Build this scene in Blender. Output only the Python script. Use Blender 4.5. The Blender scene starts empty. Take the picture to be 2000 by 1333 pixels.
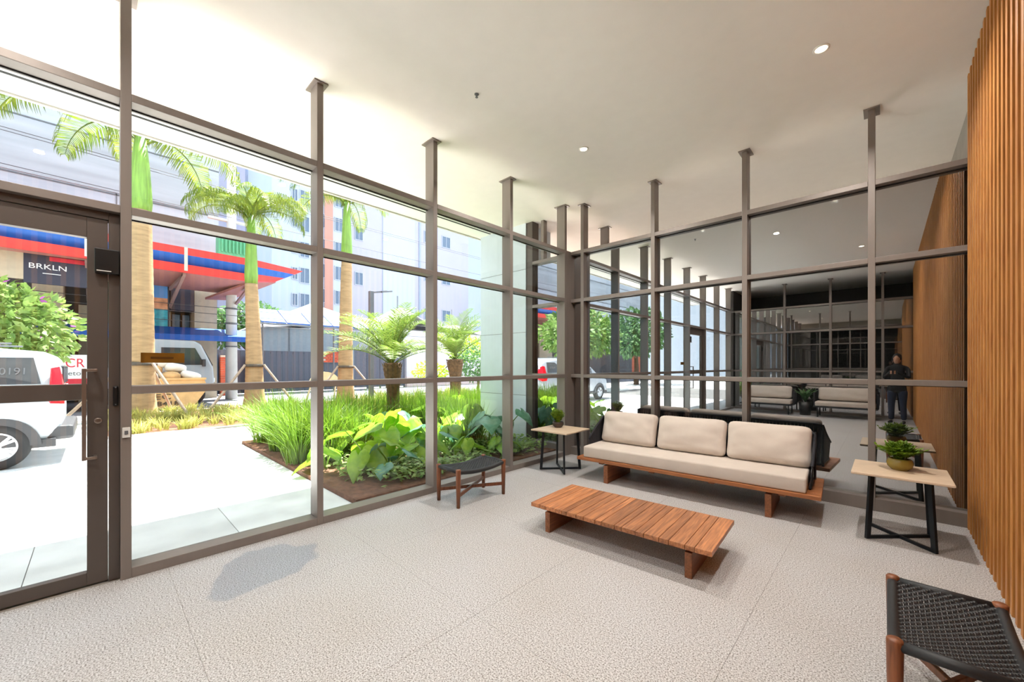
import bpy, bmesh, math, random
from mathutils import Vector, Matrix, Euler, noise
random.seed(7)
sc = bpy.context.scene
COL = sc.collection
PI = math.pi
R = math.radians

# ------------------------------------------------------------------ camera
cam_d = bpy.data.cameras.new('camera')
cam_d.sensor_width = 36.0
cam_d.lens = 770.6 * 36.0 / 2000.0
cam_d.shift_y = (714.5 - 666.5) / 2000.0
cam_d.clip_start = 0.05
cam_d.clip_end = 500
cam = bpy.data.objects.new('camera', cam_d)
cam.location = (0, 0, 1.5)
cam.rotation_euler = (R(90), 0, 0.7583)
COL.objects.link(cam)
sc.camera = cam

# ------------------------------------------------------------------ sky, sun, exposure
SKY_STRENGTH = 1.3
SUN_STRENGTH = 15.0
DOWNLIGHT_W = 21.0
world = bpy.data.worlds.new('world')
sc.world = world
world.use_nodes = True
bg = world.node_tree.nodes['Background']
bg.inputs[0].default_value = (0.80, 0.90, 1.0, 1)
bg.inputs[1].default_value = SKY_STRENGTH
sun_d = bpy.data.lights.new('sun', 'SUN')
sun_d.energy = SUN_STRENGTH
sun_d.angle = R(0.6)
sun_d.color = (1.0, 0.95, 0.86)
sun = bpy.data.objects.new('sun', sun_d)
sun.rotation_euler = Vector((0.25, -0.34, -1.0)).to_track_quat('-Z', 'Y').to_euler()
sun.location = (-20, 20, 40)
COL.objects.link(sun)
sc.view_settings.view_transform = 'Standard'
sc.view_settings.look = 'None'
sc.view_settings.exposure = 1.15
sc.view_settings.gamma = 1.0
sc.view_settings.use_curve_mapping = False
sc.cycles.use_denoising = True
sc.cycles.max_bounces = 10
sc.cycles.diffuse_bounces = 5
sc.cycles.glossy_bounces = 4
sc.cycles.transparent_max_bounces = 24
sc.cycles.caustics_reflective = False
sc.cycles.caustics_refractive = False
sc.cycles.sample_clamp_indirect = 8.0


# ------------------------------------------------------------------ materials
def lin(c):
    out = []
    for v in c[:3]:
        v = v / 255.0
        out.append(v / 12.92 if v <= 0.04045 else ((v + 0.055) / 1.055) ** 2.4)
    return (out[0], out[1], out[2], 1.0)


MATS = {}


def new_mat(name):
    m = bpy.data.materials.new(name)
    m.use_nodes = True
    nt = m.node_tree
    b = nt.nodes['Principled BSDF']
    MATS[name] = m
    return m, nt, b


def mat(name, rgb, rough=0.6, var=0.06, scale=6.0, metallic=0.0, bump=0.0, bscale=40.0, spec=0.5, rand=0.0, stretch=None):
    """plain procedural material: colour with soft noise variation, optional relief and per-object variation"""
    m, nt, b = new_mat(name)
    N, L = nt.nodes, nt.links
    tc = N.new('ShaderNodeTexCoord')
    src = tc.outputs['Object']
    if stretch:
        mp = N.new('ShaderNodeMapping')
        mp.inputs['Scale'].default_value = stretch
        L.new(src, mp.inputs[0])
        src = mp.outputs[0]
    nz = N.new('ShaderNodeTexNoise')
    nz.inputs['Scale'].default_value = scale
    nz.inputs['Detail'].default_value = 5
    L.new(src, nz.inputs['Vector'])
    hsv = N.new('ShaderNodeHueSaturation')
    hsv.inputs['Color'].default_value = lin(rgb)
    mr = N.new('ShaderNodeMapRange')
    mr.inputs['From Min'].default_value = 0.25
    mr.inputs['From Max'].default_value = 0.75
    mr.inputs['To Min'].default_value = 1 - var * 1.6
    mr.inputs['To Max'].default_value = 1 + var * 1.6
    L.new(nz.outputs['Fac'], mr.inputs['Value'])
    val = mr.outputs[0]
    if rand:
        oi = N.new('ShaderNodeObjectInfo')
        m2 = N.new('ShaderNodeMapRange')
        m2.inputs['To Min'].default_value = 1 - rand
        m2.inputs['To Max'].default_value = 1 + rand
        L.new(oi.outputs['Random'], m2.inputs['Value'])
        mu = N.new('ShaderNodeMath')
        mu.operation = 'MULTIPLY'
        L.new(val, mu.inputs[0])
        L.new(m2.outputs[0], mu.inputs[1])
        val = mu.outputs[0]
    L.new(val, hsv.inputs['Value'])
    L.new(hsv.outputs[0], b.inputs['Base Color'])
    b.inputs['Roughness'].default_value = rough
    b.inputs['Metallic'].default_value = metallic
    b.inputs['Specular IOR Level'].default_value = spec
    if bump:
        n2 = N.new('ShaderNodeTexNoise')
        n2.inputs['Scale'].default_value = bscale
        n2.inputs['Detail'].default_value = 4
        L.new(src, n2.inputs['Vector'])
        bp = N.new('ShaderNodeBump')
        bp.inputs['Strength'].default_value = bump
        bp.inputs['Distance'].default_value = 0.01
        L.new(n2.outputs['Fac'], bp.inputs['Height'])
        L.new(bp.outputs[0], b.inputs['Normal'])
    return m


def wood(name, c1, c2, rough=0.45, rand=0.18, axis=1):
    m, nt, b = new_mat(name)
    N, L = nt.nodes, nt.links
    tc = N.new('ShaderNodeTexCoord')
    oi = N.new('ShaderNodeObjectInfo')
    ad = N.new('ShaderNodeVectorMath')
    ad.operation = 'ADD'
    cb = N.new('ShaderNodeCombineXYZ')
    mu = N.new('ShaderNodeMath')
    mu.operation = 'MULTIPLY'
    mu.inputs[1].default_value = 37.0
    L.new(oi.outputs['Random'], mu.inputs[0])
    for i in range(3):
        L.new(mu.outputs[0], cb.inputs[i])
    L.new(tc.outputs['Object'], ad.inputs[0])
    L.new(cb.outputs[0], ad.inputs[1])
    mp = N.new('ShaderNodeMapping')
    s = [34.0, 34.0, 34.0]
    s[axis] = 2.2
    mp.inputs['Scale'].default_value = s
    L.new(ad.outputs[0], mp.inputs[0])
    nz = N.new('ShaderNodeTexNoise')
    nz.inputs['Scale'].default_value = 1.6
    nz.inputs['Detail'].default_value = 6
    nz.inputs['Distortion'].default_value = 0.6
    L.new(mp.outputs[0], nz.inputs['Vector'])
    cr = N.new('ShaderNodeValToRGB')
    cr.color_ramp.elements[0].position = 0.3
    cr.color_ramp.elements[0].color = lin(c1)
    cr.color_ramp.elements[1].position = 0.72
    cr.color_ramp.elements[1].color = lin(c2)
    L.new(nz.outputs['Fac'], cr.inputs[0])
    hs = N.new('ShaderNodeHueSaturation')
    m2 = N.new('ShaderNodeMapRange')
    m2.inputs['To Min'].default_value = 1 - rand
    m2.inputs['To Max'].default_value = 1 + rand
    L.new(oi.outputs['Random'], m2.inputs['Value'])
    L.new(m2.outputs[0], hs.inputs['Value'])
    L.new(cr.outputs[0], hs.inputs['Color'])
    L.new(hs.outputs[0], b.inputs['Base Color'])
    b.inputs['Roughness'].default_value = rough
    bp = N.new('ShaderNodeBump')
    bp.inputs['Strength'].default_value = 0.08
    bp.inputs['Distance'].default_value = 0.005
    L.new(nz.outputs['Fac'], bp.inputs['Height'])
    L.new(bp.outputs[0], b.inputs['Normal'])
    return m


def leafmat(name, c1, c2, trans=0.4, rough=0.45, scale=5.0):
    m = bpy.data.materials.new(name)
    m.use_nodes = True
    MATS[name] = m
    nt = m.node_tree
    N, L = nt.nodes, nt.links
    b = N['Principled BSDF']
    out = N['Material Output']
    tc = N.new('ShaderNodeTexCoord')
    oi = N.new('ShaderNodeObjectInfo')
    nz = N.new('ShaderNodeTexNoise')
    nz.inputs['Scale'].default_value = scale
    nz.inputs['Detail'].default_value = 4
    L.new(tc.outputs['Object'], nz.inputs['Vector'])
    ad = N.new('ShaderNodeMath')
    ad.operation = 'MULTIPLY_ADD'
    ad.inputs[1].default_value = 0.45
    L.new(oi.outputs['Random'], ad.inputs[0])
    mr = N.new('ShaderNodeMapRange')
    mr.inputs['From Min'].default_value = 0.3
    mr.inputs['From Max'].default_value = 0.7
    mr.inputs['To Min'].default_value = -0.1
    mr.inputs['To Max'].default_value = 0.7
    L.new(nz.outputs['Fac'], mr.inputs['Value'])
    L.new(mr.outputs[0], ad.inputs[2])
    mx = N.new('ShaderNodeMix')
    mx.data_type = 'RGBA'
    mx.inputs[6].default_value = lin(c1)
    mx.inputs[7].default_value = lin(c2)
    L.new(ad.outputs[0], mx.inputs[0])
    L.new(mx.outputs[2], b.inputs['Base Color'])
    b.inputs['Roughness'].default_value = rough
    tr = N.new('ShaderNodeBsdfTranslucent')
    L.new(mx.outputs[2], tr.inputs[0])
    ms = N.new('ShaderNodeMixShader')
    ms.inputs[0].default_value = trans
    L.new(b.outputs[0], ms.inputs[1])
    L.new(tr.outputs[0], ms.inputs[2])
    L.new(ms.outputs[0], out.inputs[0])
    return m


def glass(name, tint, refl_min, refl_max, power=3.0, rough=0.0):
    """architectural sheet glass: clear tinted transmission plus a mirror reflection that grows towards grazing angles"""
    m = bpy.data.materials.new(name)
    m.use_nodes = True
    MATS[name] = m
    nt = m.node_tree
    N, L = nt.nodes, nt.links
    N.remove(N['Principled BSDF'])
    out = N['Material Output']
    t = N.new('ShaderNodeBsdfTransparent')
    t.inputs[0].default_value = (*tint, 1)
    g = N.new('ShaderNodeBsdfGlossy')
    g.inputs['Color'].default_value = (0.97, 0.98, 1, 1)
    g.inputs['Roughness'].default_value = rough
    lw = N.new('ShaderNodeLayerWeight')
    lw.inputs[0].default_value = 0.5
    pw = N.new('ShaderNodeMath')
    pw.operation = 'POWER'
    pw.inputs[1].default_value = power
    L.new(lw.outputs['Facing'], pw.inputs[0])
    mr = N.new('ShaderNodeMapRange')
    mr.inputs['To Min'].default_value = refl_min
    mr.inputs['To Max'].default_value = refl_max
    L.new(pw.outputs[0], mr.inputs['Value'])
    mx = N.new('ShaderNodeMixShader')
    L.new(mr.outputs[0], mx.inputs[0])
    L.new(t.outputs[0], mx.inputs[1])
    L.new(g.outputs[0], mx.inputs[2])
    L.new(mx.outputs[0], out.inputs[0])
    return m


def emit(name, rgb, strength):
    m, nt, b = new_mat(name)
    b.inputs['Base Color'].default_value = lin(rgb)
    b.inputs['Emission Color'].default_value = lin(rgb)
    b.inputs['Emission Strength'].default_value = strength
    return m


def granite(name):
    """flamed light granite: fine grey, beige and brown grains; one wet stain by the facade"""
    m, nt, b = new_mat(name)
    N, L = nt.nodes, nt.links
    ge = N.new('ShaderNodeNewGeometry')
    n1 = N.new('ShaderNodeTexNoise')
    n1.inputs['Scale'].default_value = 130
    n1.inputs['Detail'].default_value = 3
    L.new(ge.outputs['Position'], n1.inputs['Vector'])
    r1 = N.new('ShaderNodeValToRGB')
    e = r1.color_ramp.elements
    e[0].position = 0.32
    e[0].color = lin((104, 94, 86))
    e[1].position = 0.47
    e[1].color = lin((176, 173, 174))
    x = e.new(0.62)
    x.color = lin((215, 213, 214))
    L.new(n1.outputs['Fac'], r1.inputs[0])
    n2 = N.new('ShaderNodeTexNoise')
    n2.inputs['Scale'].default_value = 1.1
    n2.inputs['Detail'].default_value = 5
    L.new(ge.outputs['Position'], n2.inputs['Vector'])
    r2 = N.new('ShaderNodeValToRGB')
    r2.color_ramp.elements[0].position = 0.35
    r2.color_ramp.elements[0].color = (0.95, 0.93, 0.90, 1)
    r2.color_ramp.elements[1].position = 0.62
    r2.color_ramp.elements[1].color = (1, 1, 1, 1)
    L.new(n2.outputs['Fac'], r2.inputs[0])
    mx = N.new('ShaderNodeMix')
    mx.data_type = 'RGBA'
    mx.blend_type = 'MULTIPLY'
    mx.inputs[0].default_value = 1.0
    L.new(r1.outputs[0], mx.inputs[6])
    L.new(r2.outputs[0], mx.inputs[7])
    # wet stain: an oval patch in the room's own coordinates with a ragged rim
    mp = N.new('ShaderNodeMapping')
    mp.vector_type = 'TEXTURE'
    mp.inputs['Location'].default_value = (-3.38, 0.90, 0)
    mp.inputs['Rotation'].default_value = (0, 0, R(18))
    mp.inputs['Scale'].default_value = (0.34, 0.49, 1)
    L.new(ge.outputs['Position'], mp.inputs[0])
    n3 = N.new('ShaderNodeTexNoise')
    n3.inputs['Scale'].default_value = 3.0
    L.new(ge.outputs['Position'], n3.inputs['Vector'])
    ln = N.new('ShaderNodeVectorMath')
    ln.operation = 'LENGTH'
    L.new(mp.outputs[0], ln.inputs[0])
    ad = N.new('ShaderNodeMath')
    ad.operation = 'ADD'
    L.new(ln.outputs['Value'], ad.inputs[0])
    L.new(n3.outputs['Fac'], ad.inputs[1])
    ms = N.new('ShaderNodeMapRange')
    ms.inputs['From Min'].default_value = 1.40
    ms.inputs['From Max'].default_value = 1.34
    L.new(ad.outputs[0], ms.inputs['Value'])
    wet = N.new('ShaderNodeMix')
    wet.data_type = 'RGBA'
    wet.blend_type = 'MULTIPLY'
    wet.inputs[7].default_value = (0.70, 0.75, 0.82, 1)
    L.new(ms.outputs[0], wet.inputs[0])
    L.new(mx.outputs[2], wet.inputs[6])
    L.new(wet.outputs[2], b.inputs['Base Color'])
    rr = N.new('ShaderNodeMapRange')
    rr.inputs['To Min'].default_value = 0.5
    rr.inputs['To Max'].default_value = 0.3
    L.new(ms.outputs[0], rr.inputs['Value'])
    L.new(rr.outputs[0], b.inputs['Roughness'])
    bp = N.new('ShaderNodeBump')
    bp.inputs['Strength'].default_value = 0.06
    bp.inputs['Distance'].default_value = 0.004
    L.new(n1.outputs['Fac'], bp.inputs['Height'])
    L.new(bp.outputs[0], b.inputs['Normal'])
    return m


granite('granite')
mat('grout', (150, 142, 134), 0.9)
mat('ceiling_paint', (246, 242, 236), 0.9, var=0.01)
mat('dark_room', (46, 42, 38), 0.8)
mat('dark_floor', (206, 202, 196), 0.5)
mat('aluminium', (134, 124, 118), 0.42, var=0.03, metallic=0.25, stretch=(3, 3, 0.3))
mat('door_metal', (92, 83, 78), 0.42, var=0.03, metallic=0.25)
mat('door_steel', (150, 138, 130), 0.3, metallic=0.8)
mat('black_plastic', (16, 16, 18), 0.35)
mat('white_plastic', (222, 220, 216), 0.4)
mat('gasket', (25, 24, 24), 0.7)
mat('brass_plate', (140, 98, 32), 0.35, metallic=0.5, var=0.2)
mat('brass_dark', (96, 62, 18), 0.4, metallic=0.4)
glass('clear_glass', (0.93, 0.965, 0.98), 0.035, 0.85, 4.0)
glass('reflective_glass', (0.20, 0.215, 0.22), 0.50, 0.95, 2.5)
glass('car_glass', (0.12, 0.13, 0.15), 0.12, 0.8, 3.0)
wood('slat_wood', (168, 102, 44), (206, 140, 72), 0.5, 0.05, axis=2)
wood('table_wood', (134, 84, 54), (204, 136, 88), 0.42, 0.26, axis=1)
wood('sofa_wood', (140, 86, 50), (178, 112, 66), 0.45, 0.1, axis=0)
wood('leg_wood', (110, 66, 40), (150, 92, 56), 0.45, 0.1, axis=1)
wood('stool_wood', (104, 60, 38), (146, 88, 54), 0.4, 0.08, axis=2)
mat('cushion_cloth', (208, 196, 186), 0.95, var=0.03, bump=0.25, bscale=260, spec=0.1)
mat('rope', (34, 33, 40), 0.8, var=0.15, scale=60)
mat('cord', (30, 31, 34), 0.5, var=0.15, scale=60)
mat('black_metal', (26, 30, 36), 0.4, metallic=0.3)
mat('table_top', (214, 190, 164), 0.45, var=0.05, scale=14)
mat('pot_green', (138, 118, 52), 0.22, var=0.15, scale=5)
mat('pot_dark', (60, 48, 42), 0.4, var=0.1)
mat('soil', (112, 74, 54), 0.95, var=0.3, scale=14, bump=0.8, bscale=25)
mat('pot_soil', (50, 38, 28), 0.95, var=0.3, scale=40)
leafmat('leaf_pot', (70, 108, 22), (150, 178, 50), 0.3, 0.4, 20)
leafmat('leaf_palm', (72, 104, 20), (146, 156, 38), 0.45)
leafmat('leaf_date', (76, 108, 36), (142, 160, 74), 0.4)
leafmat('leaf_grass', (62, 106, 20), (122, 152, 46), 0.45, 0.5, 3)
leafmat('leaf_pale', (128, 142, 52), (190, 186, 104), 0.35, 0.5, 3)
leafmat('leaf_taro', (98, 152, 40), (172, 204, 62), 0.45, 0.35, 3)
leafmat('leaf_blue', (72, 128, 92), (128, 178, 146), 0.3, 0.3, 3)
leafmat('leaf_ground', (92, 140, 60), (190, 205, 120), 0.35, 0.5, 9)
leafmat('leaf_tree', (78, 122, 48), (168, 190, 108), 0.35, 0.5, 3)
leafmat('leaf_dark', (52, 92, 50), (104, 140, 84), 0.3, 0.5, 3)
leafmat('leaf_lime', (150, 190, 40), (214, 230, 70), 0.4, 0.5, 3)
leafmat('petal', (190, 70, 190), (220, 120, 220), 0.4, 0.5, 3)
mat('stalk', (124, 156, 60), 0.5)
mat('crownshaft', (122, 158, 62), 0.45, var=0.2, scale=3, stretch=(6, 6, 0.6))
mat('palm_bark', (176, 143, 104), 0.85, var=0.16, scale=3, bump=0.3, bscale=20, stretch=(1, 1, 5))
mat('date_bark', (104, 78, 54), 0.95, var=0.3, scale=14)
mat('tree_bark', (92, 72, 54), 0.95, var=0.2)
mat('stake_wood', (176, 152, 132), 0.8, var=0.12)
mat('strap', (92, 82, 72), 0.8)
mat('paving', (224, 223, 222), 0.75, var=0.07, scale=2.5, rand=0.05, bump=0.1, bscale=90)
mat('paving_joint', (120, 118, 116), 0.9)
mat('kerb', (190, 182, 172), 0.8)
mat('asphalt', (128, 127, 134), 0.9, var=0.05, scale=2)
mat('column_paint', (206, 214, 222), 0.8, var=0.02)
mat('fascia', (206, 202, 194), 0.8, var=0.02)
mat('car_white', (164, 170, 178), 0.2, var=0.01)
mat('car_dark', (52, 52, 56), 0.5)
mat('tyre', (34, 34, 36), 0.85)
mat('rim', (196, 198, 204), 0.3, metallic=0.6)
mat('tail_red', (214, 22, 40), 0.15)
mat('steel_grey', (120, 122, 126), 0.5, metallic=0.4)
mat('lamp_grey', (104, 104, 108), 0.5, metallic=0.3)
mat('skip_paint', (214, 176, 122), 0.7, var=0.1, scale=4)
mat('sack', (236, 232, 226), 0.85, var=0.06, scale=5, bump=0.5, bscale=12)
mat('sack_tan', (214, 170, 118), 0.85, var=0.1, scale=5)
mat('letter_dark', (58, 52, 46), 0.7)
mat('letter_red', (200, 40, 60), 0.6)
mat('letter_white', (238, 238, 240), 0.6)
mat('letter_grey', (96, 98, 102), 0.6)
mat('concrete', (172, 178, 186), 0.9, var=0.1, scale=0.9, bump=0.2, bscale=6, stretch=(1, 0.25, 2.2))
mat('concrete_band', (160, 166, 172), 0.9, var=0.12, scale=0.9, stretch=(1, 0.2, 3))
mat('shop_wall', (188, 172, 150), 0.85, var=0.05)
mat('shop_dark', (70, 62, 60), 0.6)
mat('sign_dark', (52, 50, 66), 0.5)
mat('canopy_red', (226, 62, 58), 0.5)
mat('canopy_blue', (28, 96, 186), 0.5)
mat('canopy_under', (176, 118, 110), 0.7)
mat('truss', (150, 120, 112), 0.6)
mat('awning_blue', (12, 82, 168), 0.5, var=0.05)
mat('poster_sky', (90, 150, 214), 0.5, var=0.15, scale=1)
mat('poster_town', (216, 150, 110), 0.5, var=0.3, scale=3)
mat('poster_sea', (52, 156, 170), 0.5, var=0.25, scale=5)
mat('fence_dark', (78, 82, 96), 0.6, var=0.05)
mat('fence_mesh', (92, 92, 104), 0.7, var=0.2, scale=30)
mat('brick', (196, 84, 58), 0.8, var=0.1, rand=0.15)
mat('mortar', (206, 190, 176), 0.9)
mat('wall_white', (196, 190, 196), 0.85, var=0.02)
mat('wall_pink', (216, 190, 186), 0.85)
mat('tent_white', (206, 204, 208), 0.7, var=0.01)
mat('tent_grey', (150, 160, 166), 0.8, var=0.04)
mat('tower_white', (176, 184, 200), 0.85, var=0.02, scale=0.3)
mat('tower_lilac', (172, 168, 184), 0.85, var=0.02, scale=0.3)
mat('tower_pink', (184, 134, 120), 0.85, var=0.03, scale=0.3)
mat('tower_grey', (150, 158, 178), 0.85, var=0.02, scale=0.3)
mat('window_frame', (172, 176, 186), 0.5)
mat('window_pane', (96, 112, 132), 0.2)
mat('balcony_green', (150, 196, 190), 0.3)
mat('pole_concrete', (196, 194, 190), 0.9, var=0.06, scale=3)
mat('transformer', (86, 178, 132), 0.5, var=0.06)
mat('cable', (70, 70, 74), 0.7)
mat('board_tan', (206, 184, 140), 0.7)
mat('bin_blue', (60, 90, 130), 0.6)
mat('cloth_black', (24, 24, 28), 0.9)
mat('jeans', (34, 42, 62), 0.9)
mat('skin', (176, 130, 104), 0.6)
mat('hair', (26, 20, 18), 0.8)
mat('shoe', (20, 20, 22), 0.6)
mat('hedge', (120, 170, 50), 0.9, var=0.2, scale=8)
emit('lamp_glow', (255, 236, 200), 14.0)
mat('orange_brick', (214, 116, 84), 0.85, var=0.06, scale=0.5)


# ------------------------------------------------------------------ mesh helpers
class MB:
    def __init__(self):
        self.v = []
        self.f = []

    def add(self, vs, fs):
        o = len(self.v)
        self.v += [tuple(p) for p in vs]
        self.f += [tuple(i + o for i in q) for q in fs]
        return self

    def box(self, x0, x1, y0, y1, z0, z1):
        return self.add([(x0, y0, z0), (x1, y0, z0), (x1, y1, z0), (x0, y1, z0), (x0, y0, z1), (x1, y0, z1), (x1, y1, z1), (x0, y1, z1)],
                        [(0, 3, 2, 1), (4, 5, 6, 7), (0, 1, 5, 4), (1, 2, 6, 5), (2, 3, 7, 6), (3, 0, 4, 7)])

    def bar(self, a, b, w, h, up=(0, 0, 1)):
        """rectangular bar from a to b, w across and h along up"""
        a, b = Vector(a), Vector(b)
        d = (b - a).normalized()
        up = Vector(up)
        if abs(d.dot(up)) > 0.98:
            up = Vector((1, 0, 0))
        s = d.cross(up).normalized()
        u = s.cross(d).normalized()
        vs = []
        for p in (a, b):
            for (i, j) in ((-1, -1), (1, -1), (1, 1), (-1, 1)):
                vs.append(p + s * (i * w / 2) + u * (j * h / 2))
        return self.add(vs, [(0, 3, 2, 1), (4, 5, 6, 7), (0, 1, 5, 4), (1, 2, 6, 5), (2, 3, 7, 6), (3, 0, 4, 7)])

    def tube(self, pts, r, n=8, caps=True):
        pts = [Vector(p) for p in pts]
        m = len(pts)
        rs = r if isinstance(r, (list, tuple)) else [r] * m
        vs = []
        ref = Vector((0, 0, 1))
        for i, p in enumerate(pts):
            d = (pts[min(i + 1, m - 1)] - pts[max(i - 1, 0)]).normalized()
            rf = ref if abs(d.dot(ref)) < 0.95 else Vector((1, 0, 0))
            s = d.cross(rf).normalized()
            u = s.cross(d).normalized()
            for k in range(n):
                a = 2 * PI * k / n
                vs.append(p + s * (math.cos(a) * rs[i]) + u * (math.sin(a) * rs[i]))
        fs = []
        for i in range(m - 1):
            for k in range(n):
                fs.append((i * n + k, i * n + (k + 1) % n, (i + 1) * n + (k + 1) % n, (i + 1) * n + k))
        if caps:
            fs.append(tuple(range(n - 1, -1, -1)))
            fs.append(tuple((m - 1) * n + k for k in range(n)))
        return self.add(vs, fs)

    def lathe(self, prof, n=24, c=(0, 0, 0)):
        vs = []
        fs = []
        m = len(prof)
        for (r, z) in prof:
            for k in range(n):
                a = 2 * PI * k / n
                vs.append((c[0] + r * math.cos(a), c[1] + r * math.sin(a), c[2] + z))
        for i in range(m - 1):
            for k in range(n):
                fs.append((i * n + k, i * n + (k + 1) % n, (i + 1) * n + (k + 1) % n, (i + 1) * n + k))
        if prof[0][0] > 1e-6:
            fs.append(tuple(range(n - 1, -1, -1)))
        if prof[-1][0] > 1e-6:
            fs.append(tuple((m - 1) * n + k for k in range(n)))
        return self.add(vs, fs)

    def prism(self, poly, y0, y1, y0b=None):
        """polygon given in (x,z), extruded along y"""
        n = len(poly)
        vs = [(x, y0, z) for x, z in poly] + [(x, y1, z) for x, z in poly]
        fs = [tuple(range(n)), tuple(range(2 * n - 1, n - 1, -1))]
        for i in range(n):
            j = (i + 1) % n
            fs.append((i, i + n, j + n, j))
        return self.add(vs, fs)

    def ribbon(self, pts, ws, side):
        """flat tapering strip through pts with half-widths ws"""
        vs = []
        for p, w in zip(pts, ws):
            vs.append(Vector(p) - side * w)
            vs.append(Vector(p) + side * w)
        fs = [(2 * i, 2 * i + 1, 2 * i + 3, 2 * i + 2) for i in range(len(pts) - 1)]
        return self.add(vs, fs)

    def mesh(self, name, m=None, smooth=False):
        me = bpy.data.meshes.new(name)
        me.from_pydata(self.v, [], self.f)
        me.validate()
        if m:
            me.materials.append(MATS[m])
        if smooth:
            for p in me.polygons:
                p.use_smooth = True
        me.update()
        return me

    def build(self, name, m, parent=None, smooth=False, bevel=0.0, loc=None, rotz=None, fix=True, auto=None):
        me = self.mesh(name, m, smooth)
        if fix:
            bm = bmesh.new()
            bm.from_mesh(me)
            bmesh.ops.recalc_face_normals(bm, faces=bm.faces)
            bm.to_mesh(me)
            bm.free()
        return link(name, me, parent, bevel, loc, rotz, auto)


def link(name, me, parent=None, bevel=0.0, loc=None, rotz=None, auto=None):
    o = bpy.data.objects.new(name, me)
    COL.objects.link(o)
    if parent is not None:
        o.parent = parent
    if loc is not None:
        o.location = loc
    if rotz is not None:
        o.rotation_euler = (0, 0, rotz)
    if bevel:
        b = o.modifiers.new('bevel', 'BEVEL')
        b.width = bevel
        b.segments = 2
        b.limit_method = 'ANGLE'
    return o


def tag(o, label=None, cat=None, group=None, kind=None):
    if label:
        o['label'] = label
    if cat:
        o['category'] = cat
    if group:
        o['group'] = group
    if kind:
        o['kind'] = kind
    return o


def thing(name, label, cat, loc=(0, 0, 0), rotz=0.0, group=None):
    o = bpy.data.objects.new(name, None)
    o.empty_display_size = 0.2
    COL.objects.link(o)
    o.location = loc
    o.rotation_euler = (0, 0, rotz)
    return tag(o, label, cat, group)


def setting(name, loc=(0, 0, 0), label=None):
    o = bpy.data.objects.new(name, None)
    o.empty_display_size = 0.2
    COL.objects.link(o)
    o.location = loc
    o['kind'] = 'structure'
    if label:
        o['label'] = label
    return o


def struct(name, mb, m, label=None, **k):
    o = mb.build(name, m, None, **k)
    o['kind'] = 'structure'
    if label:
        o['label'] = label
    return o


def B(*a):
    return MB().box(*a)


def copy_tree(o, parent=None):
    c = o.copy()
    COL.objects.link(c)
    c.parent = parent
    for ch in list(o.children):
        copy_tree(ch, c)
    return c


def text(name, s, size, m, parent, loc, rot, label=None, sx=1.0, depth=0.004):
    cu = bpy.data.curves.new(name, 'FONT')
    cu.body = s
    cu.size = size
    cu.align_x = 'CENTER'
    cu.align_y = 'CENTER'
    cu.extrude = depth
    tmp = bpy.data.objects.new(name + '_tmp', cu)
    COL.objects.link(tmp)
    dg = bpy.context.evaluated_depsgraph_get()
    me = bpy.data.meshes.new_from_object(tmp.evaluated_get(dg))
    bpy.data.objects.remove(tmp)
    me.materials.clear()
    me.materials.append(MATS[m])
    o = bpy.data.objects.new(name, me)
    COL.objects.link(o)
    o.parent = parent
    o.location = loc
    o.rotation_euler = rot
    o.scale = (sx, 1, 1)
    if label:
        o['label'] = label
    return o


# ================================================================== ROOM SHELL
W = -3.864          # inner face of the street facade
D = 5.53            # inner face of the glass partition
S = 0.5455          # face of the slatted wall
ZC = 4.165          # ceiling
YB = -4.2           # glass wall behind the camera
MUL = 0.057

# floor: grout bed and granite slabs
floor = struct('floor', B(W - 0.17, 0.64, YB - 0.2, D + 0.16, -0.25, -0.003), 'grout', 'pale speckled granite floor laid in large slabs')
xs = [W - 0.03, -2.99, -1.79, -0.59, S + 0.08]
ys = [YB - 0.1] + [0.37 + 1.2 * k for k in range(-3, 5)] + [D + 0.05]
for i in range(len(xs) - 1):
    for j in range(len(ys) - 1):
        g = 0.0008
        B(xs[i] + g, xs[i + 1] - g, ys[j] + g, ys[j + 1] - g, -0.02, 0.0).build('floor_slab', 'granite', floor)

ceiling = struct('ceiling', B(-6.2, 3.2, -7.0, 12.2, ZC, ZC + 0.35), 'ceiling_paint', 'smooth off-white ceiling running out over the terrace as a soffit')
B(-5.83, -5.79, -7.0, 5.5, ZC - 0.004, ZC + 0.01).build('soffit_groove', 'gasket', ceiling)
B(-6.24, -6.2, -7.0, 12.2, ZC - 0.02, ZC + 0.6).build('fascia', 'fascia', ceiling)


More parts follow.
